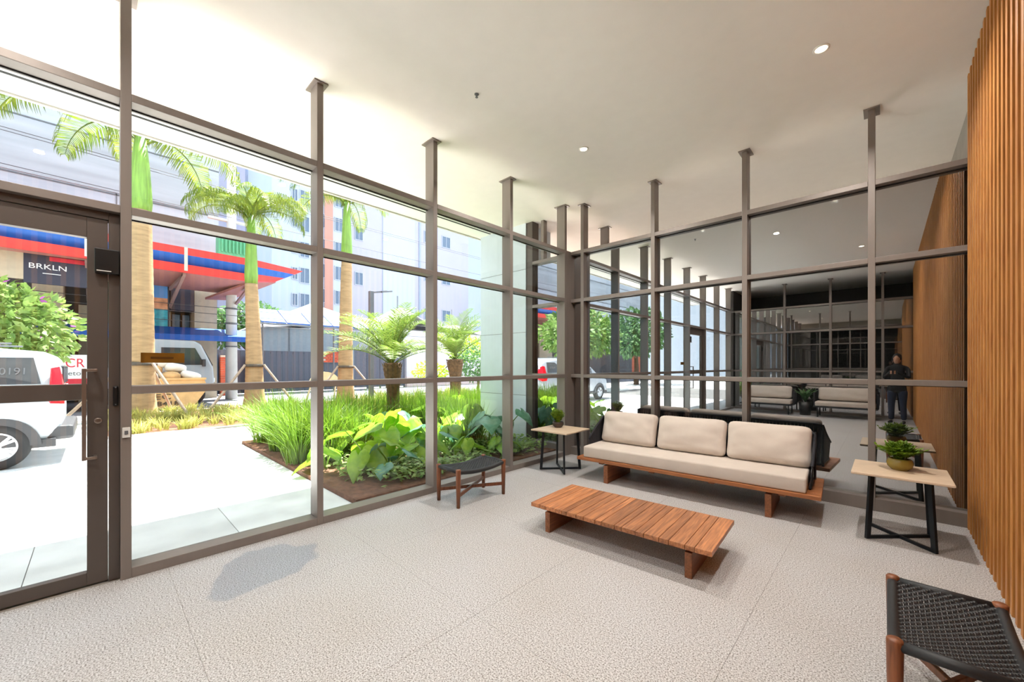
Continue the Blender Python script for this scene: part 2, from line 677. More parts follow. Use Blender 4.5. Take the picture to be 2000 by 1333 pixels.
def facade_frame(root, axis, edges, face, depth, z_tops, panes, ceil_top=True, rail=0.07, skip=(), glass_name='clear_glass', h=0.055, start=None, end=None, sgn=-1, pane_off=0.8):
    """aluminium frame with mullions at `edges` (their lower coordinate along the wall), transoms and glass panes.
    axis 'y': wall runs along y with its inner face at x=face; axis 'x': runs along x with its face at y=face."""
    def bx(u0, u1, n0, n1, z0, z1):
        a, b = sorted((face + sgn * n0, face + sgn * n1))
        return B(a, b, u0, u1, z0, z1) if axis == 'y' else B(u0, u1, a, b, z0, z1)
    for u in edges:
        bx(u, u + MUL, 0, depth, 0.0, ZC).build('mullion', 'aluminium', root, bevel=0.003)
        bx(u - 0.035, u + MUL + 0.035, -0.03, depth + 0.03, ZC - 0.012, ZC).build('ceiling_plate', 'aluminium', root)
    us = list(edges)
    spans = [(us[i] + MUL, us[i + 1]) for i in range(len(us) - 1)]
    if start is not None:
        spans = [(start, us[0])] + spans
    if end is not None:
        spans = spans + [(us[-1] + MUL, end)]
    lows = [rail] + z_tops[:-1]
    for bi, (a, b) in enumerate(spans):
        sk = any(abs(a - q) < 0.05 for q in skip)
        if not sk:
            bx(a, b, 0, depth, 0.0, rail).build('bottom_rail', 'aluminium', root, bevel=0.003)
        for zi, zt in enumerate(z_tops):
            if sk and zi == 0:
                continue
            bx(a, b, 0, depth, zt - h, zt).build('transom', 'aluminium', root, bevel=0.003)
        for zi, zt in enumerate(z_tops):
            if sk and zi < 2:
                continue
            n = depth * pane_off
            bx(a - 0.004, b + 0.004, n, n + 0.012, lows[zi] - 0.004, zt - h + 0.004).build('glass_pane', glass_name, root)
            bx(a, b, n - 0.012, n - 0.001, zt - h - 0.008, zt - h).build('gasket', 'gasket', root)


ZT = [1.355, 2.617, 3.42]
wall_left = setting('wall_left', label='tall street facade of brown-grey aluminium frames and clear glass')
left_edges = [0.119 + 1.3085 * k for k in range(-3, 5)]
facade_frame(wall_left, 'y', left_edges, W, 0.165, ZT, True, skip=(0.119 - 1.3085 + MUL,), start=YB)

wall_back = setting('wall_back', label='glass partition behind the sofa that mirrors the lobby')
facade_frame(wall_back, 'x', [-3.672, -2.47, -1.299, -0.135], D, 0.14, ZT, True, rail=0.13, glass_name='reflective_glass', start=W - 0.02, end=S + 0.02, sgn=1, pane_off=0.7)
B(W - 0.165, W - 0.0, 5.409 + 0.002, D + 0.14, 0, 3.42).build('corner_post', 'aluminium', wall_back)
# partition carries on outside, from the corner to the column
B(-4.885, -4.74, D + 0.02, D + 0.2, 0, ZC).build('mullion', 'door_metal', wall_back)
B(-4.6, -4.54, D + 0.1, D + 0.2, 3.42, ZC).build('mullion', 'aluminium', wall_back)
for zt in ZT:
    B(-4.74, W - 0.165, D + 0.02, D + 0.16, zt - 0.055, zt).build('transom', 'aluminium', wall_back)
B(-4.74, W - 0.165, D + 0.02, D + 0.16, -0.05, 0.13).build('bottom_rail', 'aluminium', wall_back)
for z0, z1 in ((0.13, 1.30), (1.355, 2.562), (2.617, 3.365)):
    B(-4.74, W - 0.165, D + 0.1, D + 0.112, z0, z1).build('glass_pane', 'reflective_glass', wall_back)
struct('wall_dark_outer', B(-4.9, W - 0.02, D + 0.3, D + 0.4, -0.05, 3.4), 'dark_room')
# dim space beyond the partition
struct('floor_beyond', B(W - 0.1, 3.0, D + 0.16, 11.5, -0.25, -0.002), 'dark_floor')
mat('far_room', (168, 164, 156), 0.9)
struct('wall_far', B(-4.0, 3.0, 11.5, 11.7, -0.2, ZC), 'far_room')
wfl = setting('wall_far_left', label='street facade carrying on past the partition')
facade_frame(wfl, 'y', [6.75 + 1.3085 * k for k in range(4)], W, 0.165, ZT, True, start=D + 0.4)
struct('wall_far_right', B(0.62, 0.8, D + 0.16, 11.7, -0.2, ZC), 'far_room')

# slatted timber wall
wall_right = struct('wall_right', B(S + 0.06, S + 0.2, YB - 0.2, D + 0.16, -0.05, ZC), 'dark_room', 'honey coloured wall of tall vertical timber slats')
slat_me = B(0, 0.075, -0.026, 0.026, 0.0, ZC).mesh('slat', 'slat_wood')
y = D - 0.035
k = 0
while y > YB + 0.02:
    link('slat', slat_me, wall_right, loc=(S, y, 0), bevel=0.003)
    y -= 0.132
    k += 1

# glass wall behind the camera (seen mirrored in the partition)
wall_front = setting('wall_front', label='glass wall behind the viewer with dark rooms beyond')
facade_frame(wall_front, 'x', [-3.6, -2.43, -1.26, -0.09], YB, 0.14, ZT, True, start=W, end=S + 0.05, sgn=-1, glass_name='reflective_glass')
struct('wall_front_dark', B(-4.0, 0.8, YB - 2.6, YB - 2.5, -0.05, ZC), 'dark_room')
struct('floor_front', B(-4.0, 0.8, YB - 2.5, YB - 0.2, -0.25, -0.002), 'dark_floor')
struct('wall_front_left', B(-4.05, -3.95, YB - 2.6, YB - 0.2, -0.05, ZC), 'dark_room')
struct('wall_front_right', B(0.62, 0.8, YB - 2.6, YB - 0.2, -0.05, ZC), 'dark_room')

# ---- door in the facade
door = setting('door_1', label='brown-grey aluminium glass entrance door with a long pull handle')
dl, dr = 0.119 - 1.3085 + MUL, 0.119
XF, XB = -3.925, -3.985
B(XB - 0.03, XF + 0.008, dr - 0.056, dr, 0, 2.562).build('door_frame', 'door_metal', door, bevel=0.003)
B(XB - 0.03, XF + 0.008, dl, dl + 0.056, 0, 2.562).build('door_frame', 'door_metal', door, bevel=0.003)
B(XB - 0.03, XF + 0.008, dl + 0.056, dr - 0.056, 2.51, 2.562).build('door_frame', 'door_metal', door, bevel=0.003)
B(XB, XF, -0.040, dr - 0.059, 0.01, 2.507).build('stile', 'door_metal', door, bevel=0.003)
B(XB, XF, dl + 0.059, dl + 0.16, 0.01, 2.507).build('stile', 'door_metal', door, bevel=0.003)
for z0, z1 in ((0.01, 0.094), (1.268, 1.375), (2.37, 2.507)):
    B(XB, XF, dl + 0.16, -0.040, z0, z1).build('rail', 'door_metal', door, bevel=0.003)
for z0, z1 in ((0.094, 1.268), (1.375, 2.37)):
    B(XB + 0.024, XB + 0.034, dl + 0.156, -0.036, z0 - 0.004, z1 + 0.004).build('glass_pane', 'clear_glass', door)
hd = MB()
hd.bar((-3.845, -0.052, 0.87), (-3.845, -0.052, 1.48), 0.022, 0.022)
hd.bar((-3.845, -0.052, 0.882), (-3.845, 0.004, 0.882), 0.018, 0.018)
hd.bar((-3.845, -0.052, 1.468), (-3.845, 0.004, 1.468), 0.018, 0.018)
hd.bar((-3.845, 0.0, 0.882), (XF, 0.0, 0.882), 0.018, 0.018)
hd.bar((-3.845, 0.0, 1.468), (XF, 0.0, 1.468), 0.018, 0.018)
hd.build('pull_handle', 'door_steel', door, bevel=0.002)
lk = MB().lathe([(0.0, 0), (0.019, 0), (0.019, 0.012), (0.014, 0.014), (0.011, 0.006), (0, 0.006)], 20)
o = lk.build('lock_cylinder', 'door_steel', door, smooth=False, loc=(XF, 0.012, 1.122))
o.rotation_euler = (0, R(90), 0)
t = thing('magnetic_lock', 'black box of the magnetic door lock at the top corner of the door', 'door lock', (XF + 0.01, 0.055, 2.131))
B(0, 0.045, -0.06, 0.06, 0.0, 0.168).build('housing', 'black_plastic', t, bevel=0.006)
B(0.045, 0.05, -0.05, 0.02, 0.012, 0.018).build('label_strip', 'white_plastic', t)
t = thing('access_reader', 'narrow black access reader on the door jamb', 'card reader', (XF + 0.009, 0.097, 1.217))
B(0, 0.02, -0.014, 0.014, 0, 0.141).build('body', 'black_plastic', t, bevel=0.009)
for zz in (0.012, 0.129):
    B(0.02, 0.022, -0.003, 0.003, zz - 0.003, zz + 0.003).build('screw', 'steel_grey', t)
t = thing('exit_button', 'small white exit button plate on the mullion beside the door', 'switch', (W + 0.001, 0.148, 0.995))
B(0, 0.012, -0.02, 0.02, 0, 0.072).build('plate', 'white_plastic', t, bevel=0.003)
B(0.012, 0.016, -0.009, 0.009, 0.024, 0.05).build('button', 'letter_grey', t, bevel=0.002)
t = thing('address_plaque', 'small brass coloured plaque fixed on the glass beside the door', 'plaque', (W - 0.123, 0.354, 1.521))
B(-0.004, 0.0, -0.125, 0.125, 0, 0.075).build('plate', 'brass_plate', t)
B(0.0, 0.002, -0.07, 0.06, 0.03, 0.045).build('engraving', 'brass_dark', t)

# ---- downlights
def downlight(x, y, label, grp=None, power=DOWNLIGHT_W):
    t = thing('downlight', label, 'ceiling light', (x, y, ZC), 0, grp)
    MB().lathe([(0.058, 0.0), (0.058, -0.006), (0.042, -0.008), (0.04, 0.0)], 28).build('trim_ring', 'ceiling_paint', t, smooth=True)
    MB().lathe([(0, -0.001), (0.04, -0.001), (0.04, -0.004), (0, -0.004)], 24).build('lamp', 'lamp_glow', t)
    ld = bpy.data.lights.new('downlight_beam', 'AREA')
    ld.shape = 'DISK'
    ld.size = 0.09
    ld.energy = power
    ld.color = (1.0, 0.95, 0.88)
    ld.spread = R(150)
    lo = bpy.data.objects.new('downlight_beam', ld)
    COL.objects.link(lo)
    lo.parent = t
    lo.location = (0, 0, -0.02)


downlight(-0.393, 4.194, 'round recessed downlight in the ceiling above the sofa end by the slatted wall')
downlight(-2.695, 4.126, 'round recessed downlight in the ceiling above the sofa end by the street glass')
for (x, y, l) in ((-1.59, 1.88, 'recessed downlight in the middle of the lobby ceiling, mirrored in the partition'), (-0.39, -0.48, 'mirrored recessed downlight in the ceiling above the slatted wall side, behind the viewer'),
                  (-2.7, -0.5, 'recessed downlight in the ceiling just inside the glass door'), (-1.6, -2.8, 'recessed downlight in the ceiling above the two settees')):
    downlight(x, y, l, 'downlights over the back of the lobby', DOWNLIGHT_W * 0.75)
for (x, y, l) in ((-2.6, 8.2, 'added fill light beyond the partition glass, over its street side'), (-0.6, 8.2, 'added fill light beyond the partition glass, over its timber-wall side')):
    downlight(x, y, l, None, 34.0)  # unseen lamps added to brighten the far-room ceiling by floor bounce
for (x, y, l) in ((-2.914, 2.572, 'tiny dark sprinkler head in the ceiling above the coffee table'),):
    t = thing('sprinkler', l, 'sprinkler', (x, y, ZC))
    MB().lathe([(0.022, 0), (0.022, -0.004), (0.008, -0.006), (0.006, -0.03), (0, -0.03)], 14).build('rosette', 'steel_grey', t)
    MB().lathe([(0, -0.03), (0.014, -0.03), (0.014, -0.033), (0, -0.033)], 12).build('deflector', 'steel_grey', t)

# ================================================================== FURNITURE
# ---- sofa
SR = R(3.5)
SOFA = (-1.735, 4.885, 0)


def loft_cushion(a, b, c, n=14, po=9.0, pt=2.7, seed=0, wrinkle=0.006):
    """pillow: cube grid pushed onto a super-ellipsoid; a,c half sizes in the plane, b half thickness (y)"""
    bm = bmesh.new()
    bmesh.ops.create_cube(bm, size=2)
    bmesh.ops.subdivide_edges(bm, edges=bm.edges, cuts=n, use_grid_fill=True)
    for v in bm.verts:
        x, y, z = v.co
        q = ((abs(x) ** po + abs(z) ** po) ** (pt / po) + abs(y) ** pt) ** (1 / pt)
        p = v.co / q
        edge = max(abs(p.x), abs(p.z))
        w = noise.noise(Vector((p.x * 2.2 + seed * 7, p.y * 1.4, p.z * 2.2 + seed))) * wrinkle * 2.2
        w += noise.noise(Vector((p.x * 9 + seed * 3, p.y * 3, p.z * 5))) * wrinkle * edge
        k = 1.0 - 0.035 * (1 - p.x * p.x) * (abs(p.z) ** 3)
        kx = 1.0 - 0.03 * (1 - p.z * p.z) * (abs(p.x) ** 3)
        v.co = Vector((p.x * a * kx, p.y * b + w * (1 if p.y > 0 else -1), p.z * c * k))
    me = bpy.data.meshes.new('cushion')
    bm.to_mesh(me)
    bm.free()
    for p in me.polygons:
        p.use_smooth = True
    me.materials.append(MATS['cushion_cloth'])
    return me


def soft_box(x0, x1, y0, y1, z0, z1, r, name, m, parent):
    o = B(x0, x1, y0, y1, z0, z1).build(name, m, parent)
    bv = o.modifiers.new('bevel', 'BEVEL')
    bv.width = r
    bv.segments = 4
    for p in o.data.polygons:
        p.use_smooth = True
    return o


sofa = thing('sofa', 'long low sofa with beige seat cushion, timber platform and black strap back', 'sofa', SOFA, SR)
HB = 0.385   # half depth of the platform
# platform: three long boards, front edge board and battens
for i, (y0, y1) in enumerate(((-HB, -HB + 0.12), (-HB + 0.125, -0.02), (-0.015, 0.2), (0.205, HB))):
    B(-1.285, 1.285, y0, y1, 0.25, 0.29).build('platform_board', 'sofa_wood', sofa, bevel=0.004)
for x in (-0.95, -0.3, 0.35, 0.98):
    B(x - 0.03, x + 0.03, -HB + 0.03, HB - 0.03, 0.228, 0.25).build('batten', 'leg_wood', sofa)
for x in (-0.875, 0.87):
    B(x - 0.028, x + 0.028, -HB + 0.01, HB - 0.06, 0.0, 0.228).build('leg_panel', 'leg_wood', sofa, bevel=0.004)
soft_box(-1.2, 1.175, -HB + 0.015, 0.2, 0.29, 0.437, 0.022, 'seat_cushion', 'cushion_cloth', sofa)
# black strap back: U-shaped frame with straps round the back and both ends
TOP = []
BOT = []


def back_path(s):
    """s in [0,1] along left arm, back and right arm; returns x,y and top height"""
    la, lb = 0.55, 2.36
    tot = la * 2 + lb
    d = s * tot
    ya, yb = -0.18, 0.30
    if d < la:
        f = d / la
        return -1.21 - 0.0 * f, ya + (yb - ya) * f, 0.50 + 0.27 * min(1, f * 1.15) ** 0.8
    if d < la + lb:
        f = (d - la) / lb
        return -1.21 + (2.42) * f, yb + 0.0, 0.79
    f = (d - la - lb) / la
    return 1.21, yb - (yb - ya) * f, 0.79 - 0.27 * max(0, (f - 0.0)) ** 0.8 * 1.0


pts = [back_path(i / 60.0) for i in range(61)]
MB().tube([(p[0], p[1], p[2]) for p in pts], 0.014, 8).build('top_rail', 'rope', sofa, smooth=True)
MB().tube([(p[0] * 0.985, p[1] - 0.015, 0.305) for p in pts], 0.012, 8).build('bottom_rail', 'rope', sofa, smooth=True)
NS = 92
for i in range(NS):
    p = back_path((i + 0.5) / NS)
    q = back_path(min(1, (i + 0.9) / NS))
    tang = Vector((q[0] - p[0], q[1] - p[1], 0)).normalized()
    out = Vector((tang.y, -tang.x, 0))
    m = MB()
    a = Vector((p[0] * 0.985, p[1] - 0.015, 0.30))
    b = Vector((p[0], p[1], p[2]))
    m.bar(a, b, 0.031, 0.006, up=tuple(out))
    m.build('strap', 'rope', sofa)
for x in (-1.21, 1.21):
    MB().tube([(x, 0.30, 0.29), (x, 0.30, 0.79)], 0.012, 8).build('back_post', 'rope', sofa)

for i, (cx, w, lab) in enumerate(((-0.795, 0.385, 'square-cornered beige back cushion on the sofa, at the end beside the street glass'),
                                  (0.0, 0.402, 'beige back cushion in the middle of the sofa, between the other two'),
                                  (0.80, 0.40, 'beige back cushion on the sofa, at the end beside the slatted timber wall'))):
    me = loft_cushion(w, 0.105, 0.222, seed=i + 1)
    loc = Vector((cx, 0.165, 0.437 + 0.206))
    loc.rotate(Euler((0, 0, SR)))
    o = link('back_cushion', me, None)
    o.location = Vector(SOFA) + loc
    o.rotation_euler = (R(-17), 0, SR + R((-1, 0.5, 1.2)[i]))
    tag(o, lab, 'cushion', 'three back cushions on the sofa')
    sub = o.modifiers.new('sub', 'SUBSURF')
    sub.levels = 1
    sub.render_levels = 1

# ---- coffee table
ct = thing('coffee_table', 'low slatted hardwood coffee table in front of the sofa', 'coffee table', (-1.635, 3.17, 0), R(3.6))
LX, LY = 1.53, 0.72
ws = [0.105, 0.065, 0.115, 0.07, 0.055, 0.1, 0.075, 0.115, 0.06, 0.12, 0.065, 0.12, 0.07, 0.12, 0.075, 0.12, 0.07, 0.12]
tot = sum(ws)
x = -LX / 2
for w in ws:
    w = w * LX / tot
    B(x + 0.0015, x + w - 0.0015, -LY / 2 + random.uniform(-0.002, 0.002), LY / 2 + random.uniform(-0.002, 0.002), 0.205, 0.24).build('plank', 'table_wood', ct, bevel=0.003)
    x += w
for yy in (-LY / 2 + 0.05, LY / 2 - 0.09):
    B(-LX / 2 + 0.08, LX / 2 - 0.08, yy, yy + 0.04, 0.182, 0.205).build('under_rail', 'leg_wood', ct)
for xx in (-0.60, 0.60):
    B(xx - 0.02, xx + 0.03, -LY / 2 + 0.02, LY / 2 - 0.05, 0.0, 0.182).build('leg_panel', 'leg_wood', ct, bevel=0.004)

# ---- woven stools
SW, SL, SH = 0.40, 0.70, 0.405     # across, along, height


def weave_mesh():
    mb = MB()
    nx, ny = 20, 34
    hx, hy = SW / 2 - 0.02, SL / 2 - 0.02

    def sag(x, y):
        return -0.035 * (1 - (y / hy) ** 2)
    # strands along y
    for i in range(nx):
        x = -hx + (i + 0.5) * 2 * hx / nx
        pts = []
        for j in range(ny * 2 + 1):
            y = -hy + j * hy / ny
            z = sag(x, y) + 0.0035 * math.cos(PI * (j / 2.0 + i)) * (1 if j % 2 == 0 else 0)
            pts.append((x, y, z))
        strand(mb, pts, Vector((1, 0, 0)), 0.0082, 0.0034)
    for j in range(ny):
        y = -hy + (j + 0.5) * 2 * hy / ny
        pts = []
        for i in range(nx * 2 + 1):
            x = -hx + i * hx / nx
            z = sag(x, y) - 0.0035 * math.cos(PI * (i / 2.0 + j)) * (1 if i % 2 == 0 else 0)
            pts.append((x, y, z))
        strand(mb, pts, Vector((0, 1, 0)), 0.0086, 0.0034)
    return mb.mesh('weave', 'cord')


def strand(mb, pts, side, hw, hh):
    up = Vector((0, 0, 1))
    vs = []
    for p in pts:
        p = Vector(p)
        vs += [p - side * hw, p + up * hh, p + side * hw, p - up * hh]
    fs = []
    for k in range(len(pts) - 1):
        for q in range(4):
            fs.append((4 * k + q, 4 * k + (q + 1) % 4, 4 * k + 4 + (q + 1) % 4, 4 * k + 4 + q))
    mb.add(vs, fs)


WEAVE = weave_mesh()


def stool(label, loc, rotz):
    t = thing('woven_stool', label, 'stool', loc, rotz, 'pair of woven stools')
    hx, hy = SW / 2 - 0.022, SL / 2 - 0.022
    for sx in (-1, 1):
        for sy in (-1, 1):
            lg = MB()
            lg.lathe([(0.019, 0.0), (0.024, 0.2), (0.027, SH - 0.03), (0.027, SH - 0.006), (0.021, SH)], 12, (sx * hx, sy * hy, 0))
            lg.build('leg', 'stool_wood', t, smooth=True)
    for sx in (-1, 1):
        # wrapped long rail, dipping to the middle
        n = 16
        pts = [(sx * (hx + 0.0), -hy + 2 * hy * i / n, SH - 0.028 - 0.034 * (1 - (2 * i / n - 1) ** 2)) for i in range(n + 1)]
        MB().tube(pts, 0.0235, 10).build('wrapped_rail', 'cord', t, smooth=True)
    for sy in (-1, 1):
        MB().tube([(-hx, sy * hy, SH - 0.026), (hx, sy * hy, SH - 0.026)], 0.0215, 10).build('wrapped_rail', 'cord', t, smooth=True)
    w = link('woven_seat', WEAVE, t, loc=(0, 0, SH - 0.016))
    w['kind'] = 'stuff'
    MB().bar((-hx, -hy, 0.125), (hx, hy, 0.125), 0.022, 0.036).build('cross_bar', 'stool_wood', t, bevel=0.004)
    MB().bar((-hx, hy, 0.125), (hx, -hy, 0.125), 0.022, 0.0362).build('cross_bar', 'stool_wood', t, bevel=0.004)
    return t


stool('dark wooden stool with black woven seat standing against the street glass', (-3.43, 2.955, 0), R(-1.5))
stool('dark wooden stool with black woven seat standing beside the slatted timber wall', (0.205, 2.535, 0), R(0))

# ---- side tables
def side_table(label, loc, rotz):
    t = thing('side_table', label, 'side table', loc, rotz, 'pair of square side tables')
    H = 0.585
    top = B(-0.305, 0.305, -0.305, 0.305, H - 0.022, H).build('table_top', 'table_top', t, bevel=0.006)
    f, g = 0.2, 0.175
    for k, (sx, sy) in enumerate(((-1, -1), (1, -1), (1, 1), (-1, 1))):
        MB().bar((sx * f, sy * f, 0.0), (sx * g, sy * g, H - 0.022), 0.022, 0.036, up=(sx, sy, 0)).build('leg', 'black_metal', t)
    for s in (-1, 1):
        MB().bar((-f, -f * s, 0.013 + 0.0005 * s), (f, f * s, 0.013 + 0.0005 * s), 0.022, 0.026).build('base_bar', 'black_metal', t)
    return H


HT = side_table('square side table with black bent legs, between the sofa and the slatted wall', (0.085, 4.81, 0), R(0))
side_table('square side table with black bent legs, in the corner of the two glass walls', (-3.42, 4.63, 0), R(2))


# ---- potted plants
def potted(label, loc, pot_m, prof, n, h, spread, seed, leaf_len, up):
    rnd = random.Random(seed)
    t = thing('potted_plant', label, 'potted plant', loc)
    MB().lathe(prof, 28).build('pot', pot_m, t, smooth=True)
    ztop = prof[-1][1]
    rin = prof[-1][0]
    zr = max(p[1] for p in prof)
    MB().lathe([(0.0, zr - 0.02), (rin * 0.96, zr - 0.02)], 20).build('pot_soil', 'pot_soil', t)
    fol = MB()
    for i in range(n):
        a = rnd.uniform(0, 2 * PI)
        lean = rnd.uniform(0.05, 1.0) * up
        L = h * rnd.uniform(0.7, 1.05)
        r0 = rin * 0.5 * math.sqrt(rnd.random())
        base = Vector((r0 * math.cos(a), r0 * math.sin(a), zr - 0.025))
        dirn = Vector((math.cos(a), math.sin(a), 0))
        stem = []
        for s in range(5):
            f = s / 4
            stem.append(base + dirn * (spread * lean * f ** 1.3 * L / h) + Vector((0, 0, L * (f - 0.35 * lean * f * f))))
        sd = Vector((-math.sin(a), math.cos(a), 0))
        fol.ribbon(stem, [0.0016] * 5, sd)
        for s in range(1, 11):
            f = 0.25 + 0.75 * s / 10
            k = min(3, int(f * 4))
            p = stem[k].lerp(stem[k + 1], f * 4 - k)
            d2 = (stem[min(4, k + 1)] - stem[k]).normalized()
            for sg in (-1, 1):
                ang = rnd.uniform(0.5, 1.0)
                dv = (d2 * math.cos(ang) + sd * sg * math.sin(ang) + Vector((rnd.uniform(-.3, .3), rnd.uniform(-.3, .3), rnd.uniform(-.2, .35)))).normalized()
                l = leaf_len * rnd.uniform(0.7, 1.15)
                nn = dv.cross(Vector((rnd.uniform(-.5, .5), rnd.uniform(-.5, .5), 1))).normalized()
                fol.ribbon([p, p + dv * l * 0.4, p + dv * l * 0.75 - Vector((0, 0, l * .04)), p + dv * l - Vector((0, 0, l * .12))], [0.0012, l * 0.2, l * 0.17, 0.0005], nn)
    o = fol.build('foliage', 'leaf_pot', t, fix=False)
    o['kind'] = 'stuff'


potted('leafy green plant in a round olive pot on the side table by the slatted wall', (0.09, 4.86, HT), 'pot_green',
       [(0.0, 0), (0.055, 0.0), (0.082, 0.03), (0.088, 0.06), (0.078, 0.092), (0.07, 0.1), (0.066, 0.098), (0.07, 0.07)], 120, 0.165, 0.15, 3, 0.036, 1.0)
potted('feathery plant in a small dark brown bowl on the side table in the glass corner', (-3.53, 4.72, HT), 'pot_dark',
       [(0.0, 0), (0.05, 0.0), (0.078, 0.03), (0.084, 0.065), (0.076, 0.085), (0.07, 0.083), (0.072, 0.06)], 120, 0.2, 0.12, 9, 0.028, 0.8)
#@@EXTERIOR
# ================================================================== FURNITURE BEHIND THE VIEWER (mirrored in the partition)
def small_sofa(label, loc):
    t = thing('lounge_settee', label, 'settee', loc, PI, 'settees against the rear glass wall')
    for sx in (-1, 1):
        for sy in (-1, 1):
            MB().tube([(sx * 0.6, sy * 0.3, 0), (sx * 0.6, sy * 0.3, 0.28)], 0.018, 8).build('leg', 'black_metal', t)
    B(-0.7, 0.7, -0.36, 0.36, 0.28, 0.32).build('base_frame', 'black_metal', t, bevel=0.004)
    soft_box(-0.66, 0.66, -0.35, 0.25, 0.32, 0.45, 0.03, 'seat_cushion', 'cushion_cloth', t)
    o = link('back_cushion', loft_cushion(0.64, 0.09, 0.2, n=8, seed=4), t, loc=(0, 0.2, 0.66))
    o.rotation_euler = (R(-14), 0, 0)
    for sx in (-1, 1):
        B(sx * 0.7 - 0.02, sx * 0.7 + 0.02, -0.1, 0.36, 0.3, 0.7).build('arm_panel', 'rope', t, bevel=0.01)
    B(-0.7, 0.7, 0.33, 0.36, 0.32, 0.8).build('back_panel', 'rope', t)


small_sofa('small beige settee against the rear glass, at its end beside the street facade', (-2.75, -3.55, 0))
small_sofa('small beige settee against the rear glass, nearer the slatted timber wall', (-0.85, -3.55, 0))
t = thing('floor_plant', 'dark leafy plant in a black pot between the two settees', 'potted plant', (-1.78, -3.6, 0))
MB().lathe([(0, 0), (0.13, 0), (0.17, 0.4), (0.15, 0.4), (0.14, 0.36), (0, 0.36)], 20).build('pot', 'black_plastic', t, smooth=True)
m = MB()
for i in range(70):
    a = random.uniform(0, 2 * PI)
    L = random.uniform(0.3, 0.55)
    d = Vector((math.cos(a), math.sin(a), 0))
    sp = random.uniform(0.1, 0.8) * L
    m.ribbon([Vector((0, 0, 0.36)), d * sp * .4 + Vector((0, 0, .36 + L * .6)), d * sp + Vector((0, 0, 0.36 + L * .8))], [0.004, 0.04, 0.002], Vector((-d.y, d.x, 0)))
m.build('foliage', 'leaf_dark', t, fix=False)['kind'] = 'stuff'


# person standing near the rear wall, seen only in the glass
def skin_body(chains, name, m, parent):
    vs, es, rad = [], [], []
    idx = {}
    for ch in chains:
        prev = None
        for (p, r) in ch:
            key = tuple(round(c, 4) for c in p)
            if key not in idx:
                idx[key] = len(vs)
                vs.append(p)
                rad.append(r)
            i = idx[key]
            if prev is not None and prev != i:
                es.append((prev, i))
            prev = i
    me = bpy.data.meshes.new(name)
    me.from_pydata(vs, es, [])
    o = bpy.data.objects.new(name, me)
    COL.objects.link(o)
    o.parent = parent
    o.modifiers.new('skin', 'SKIN')
    for i, r in enumerate(rad):
        rr = r if isinstance(r, tuple) else (r, r)
        me.skin_vertices[0].data[i].radius = rr
    me.skin_vertices[0].data[0].use_root = True
    s = o.modifiers.new('sub', 'SUBSURF')
    s.levels = s.render_levels = 2
    me.materials.append(MATS[m])
    return o


per = thing('person', 'person in dark clothes and jeans standing by the slatted wall, holding up a phone', 'person', (0.22, -3.0, 0), R(12))
pel = (0, 0, 0.95)
legs = []
for s in (-1, 1):
    legs.append([(pel, (0.15, 0.11)), ((s * 0.1, 0, 0.88), (0.1, 0.1)), ((s * 0.11, 0.02, 0.5), (0.062, 0.066)), ((s * 0.12, -0.01, 0.1), (0.045, 0.048))])
skin_body([[(pel, (0.15, 0.11)), ((0, 0, 1.12), (0.13, 0.1)), ((0, 0, 1.35), (0.17, 0.11)), ((0, 0, 1.47), (0.1, 0.075)), ((0, 0.01, 1.54), (0.052, 0.052)), ((0, 0.02, 1.63), (0.07, 0.085)), ((0, 0.02, 1.74), (0.055, 0.07))],
           legs[0], legs[1],
           [((0, 0, 1.47), (0.1, 0.075)), ((-0.19, 0, 1.43), (0.052, 0.055)), ((-0.24, 0.1, 1.18), (0.042, 0.042)), ((-0.1, 0.32, 1.3), (0.03, 0.03)), ((-0.07, 0.38, 1.33), (0.03, 0.02))],
           [((0, 0, 1.47), (0.1, 0.075)), ((0.19, 0, 1.43), (0.052, 0.055)), ((0.24, 0.1, 1.18), (0.042, 0.042)), ((0.1, 0.32, 1.3), (0.03, 0.03)), ((0.07, 0.38, 1.33), (0.03, 0.02))]], 'body', 'cloth_black', per)
for s in (-1, 1):
    skin_body([[((s * 0.1, 0, 0.9), (0.112, 0.112)), ((s * 0.11, 0.02, 0.5), (0.07, 0.074)), ((s * 0.12, -0.01, 0.09), (0.058, 0.06))]], 'trouser_leg', 'jeans', per)
    skin_body([[((s * 0.12, -0.04, 0.045), (0.04, 0.045)), ((s * 0.13, 0.16, 0.035), (0.042, 0.03))]], 'shoe', 'shoe', per)
hd = MB().lathe([(0, -0.13), (0.05, -0.115), (0.072, -0.05), (0.08, 0.02), (0.07, 0.08), (0.04, 0.115), (0, 0.125)], 20).build('head', 'skin', per, smooth=True, loc=(0, 0.03, 1.67))
hd.scale = (0.95, 1.15, 1)
MB().lathe([(0.084, -0.03), (0.09, 0.03), (0.084, 0.08), (0.055, 0.125), (0, 0.145)], 20).build('hair', 'hair', hd, smooth=True, loc=(0, -0.015, 0.005))
MB().bar((0, 0.07, 0.0), (0, 0.085, -0.035), 0.02, 0.03).build('nose', 'skin', hd)
for s in (-1, 1):
    MB().lathe([(0, -0.008), (0.01, 0), (0, 0.008)], 10).build('eye', 'hair', hd, loc=(s * 0.03, 0.068, 0.012))
    for k in range(5):
        MB().tube([(s * (0.055 - 0.012 * k * 0), 0.385 + 0.008 * (k % 2), 1.36 - 0.017 * k), (s * 0.04, 0.425, 1.362 - 0.017 * k), (s * 0.02, 0.425, 1.362 - 0.017 * k)], 0.0085, 6).build('finger', 'skin', per)
ph = B(-0.08, 0.08, 0.405, 0.414, 1.28, 1.37).build('phone', 'black_plastic', None)
ph.location = (0.22, -3.0, 0)
ph.rotation_euler = (0, 0, R(12))
tag(ph, 'black phone held up by the person in dark clothes', 'phone')

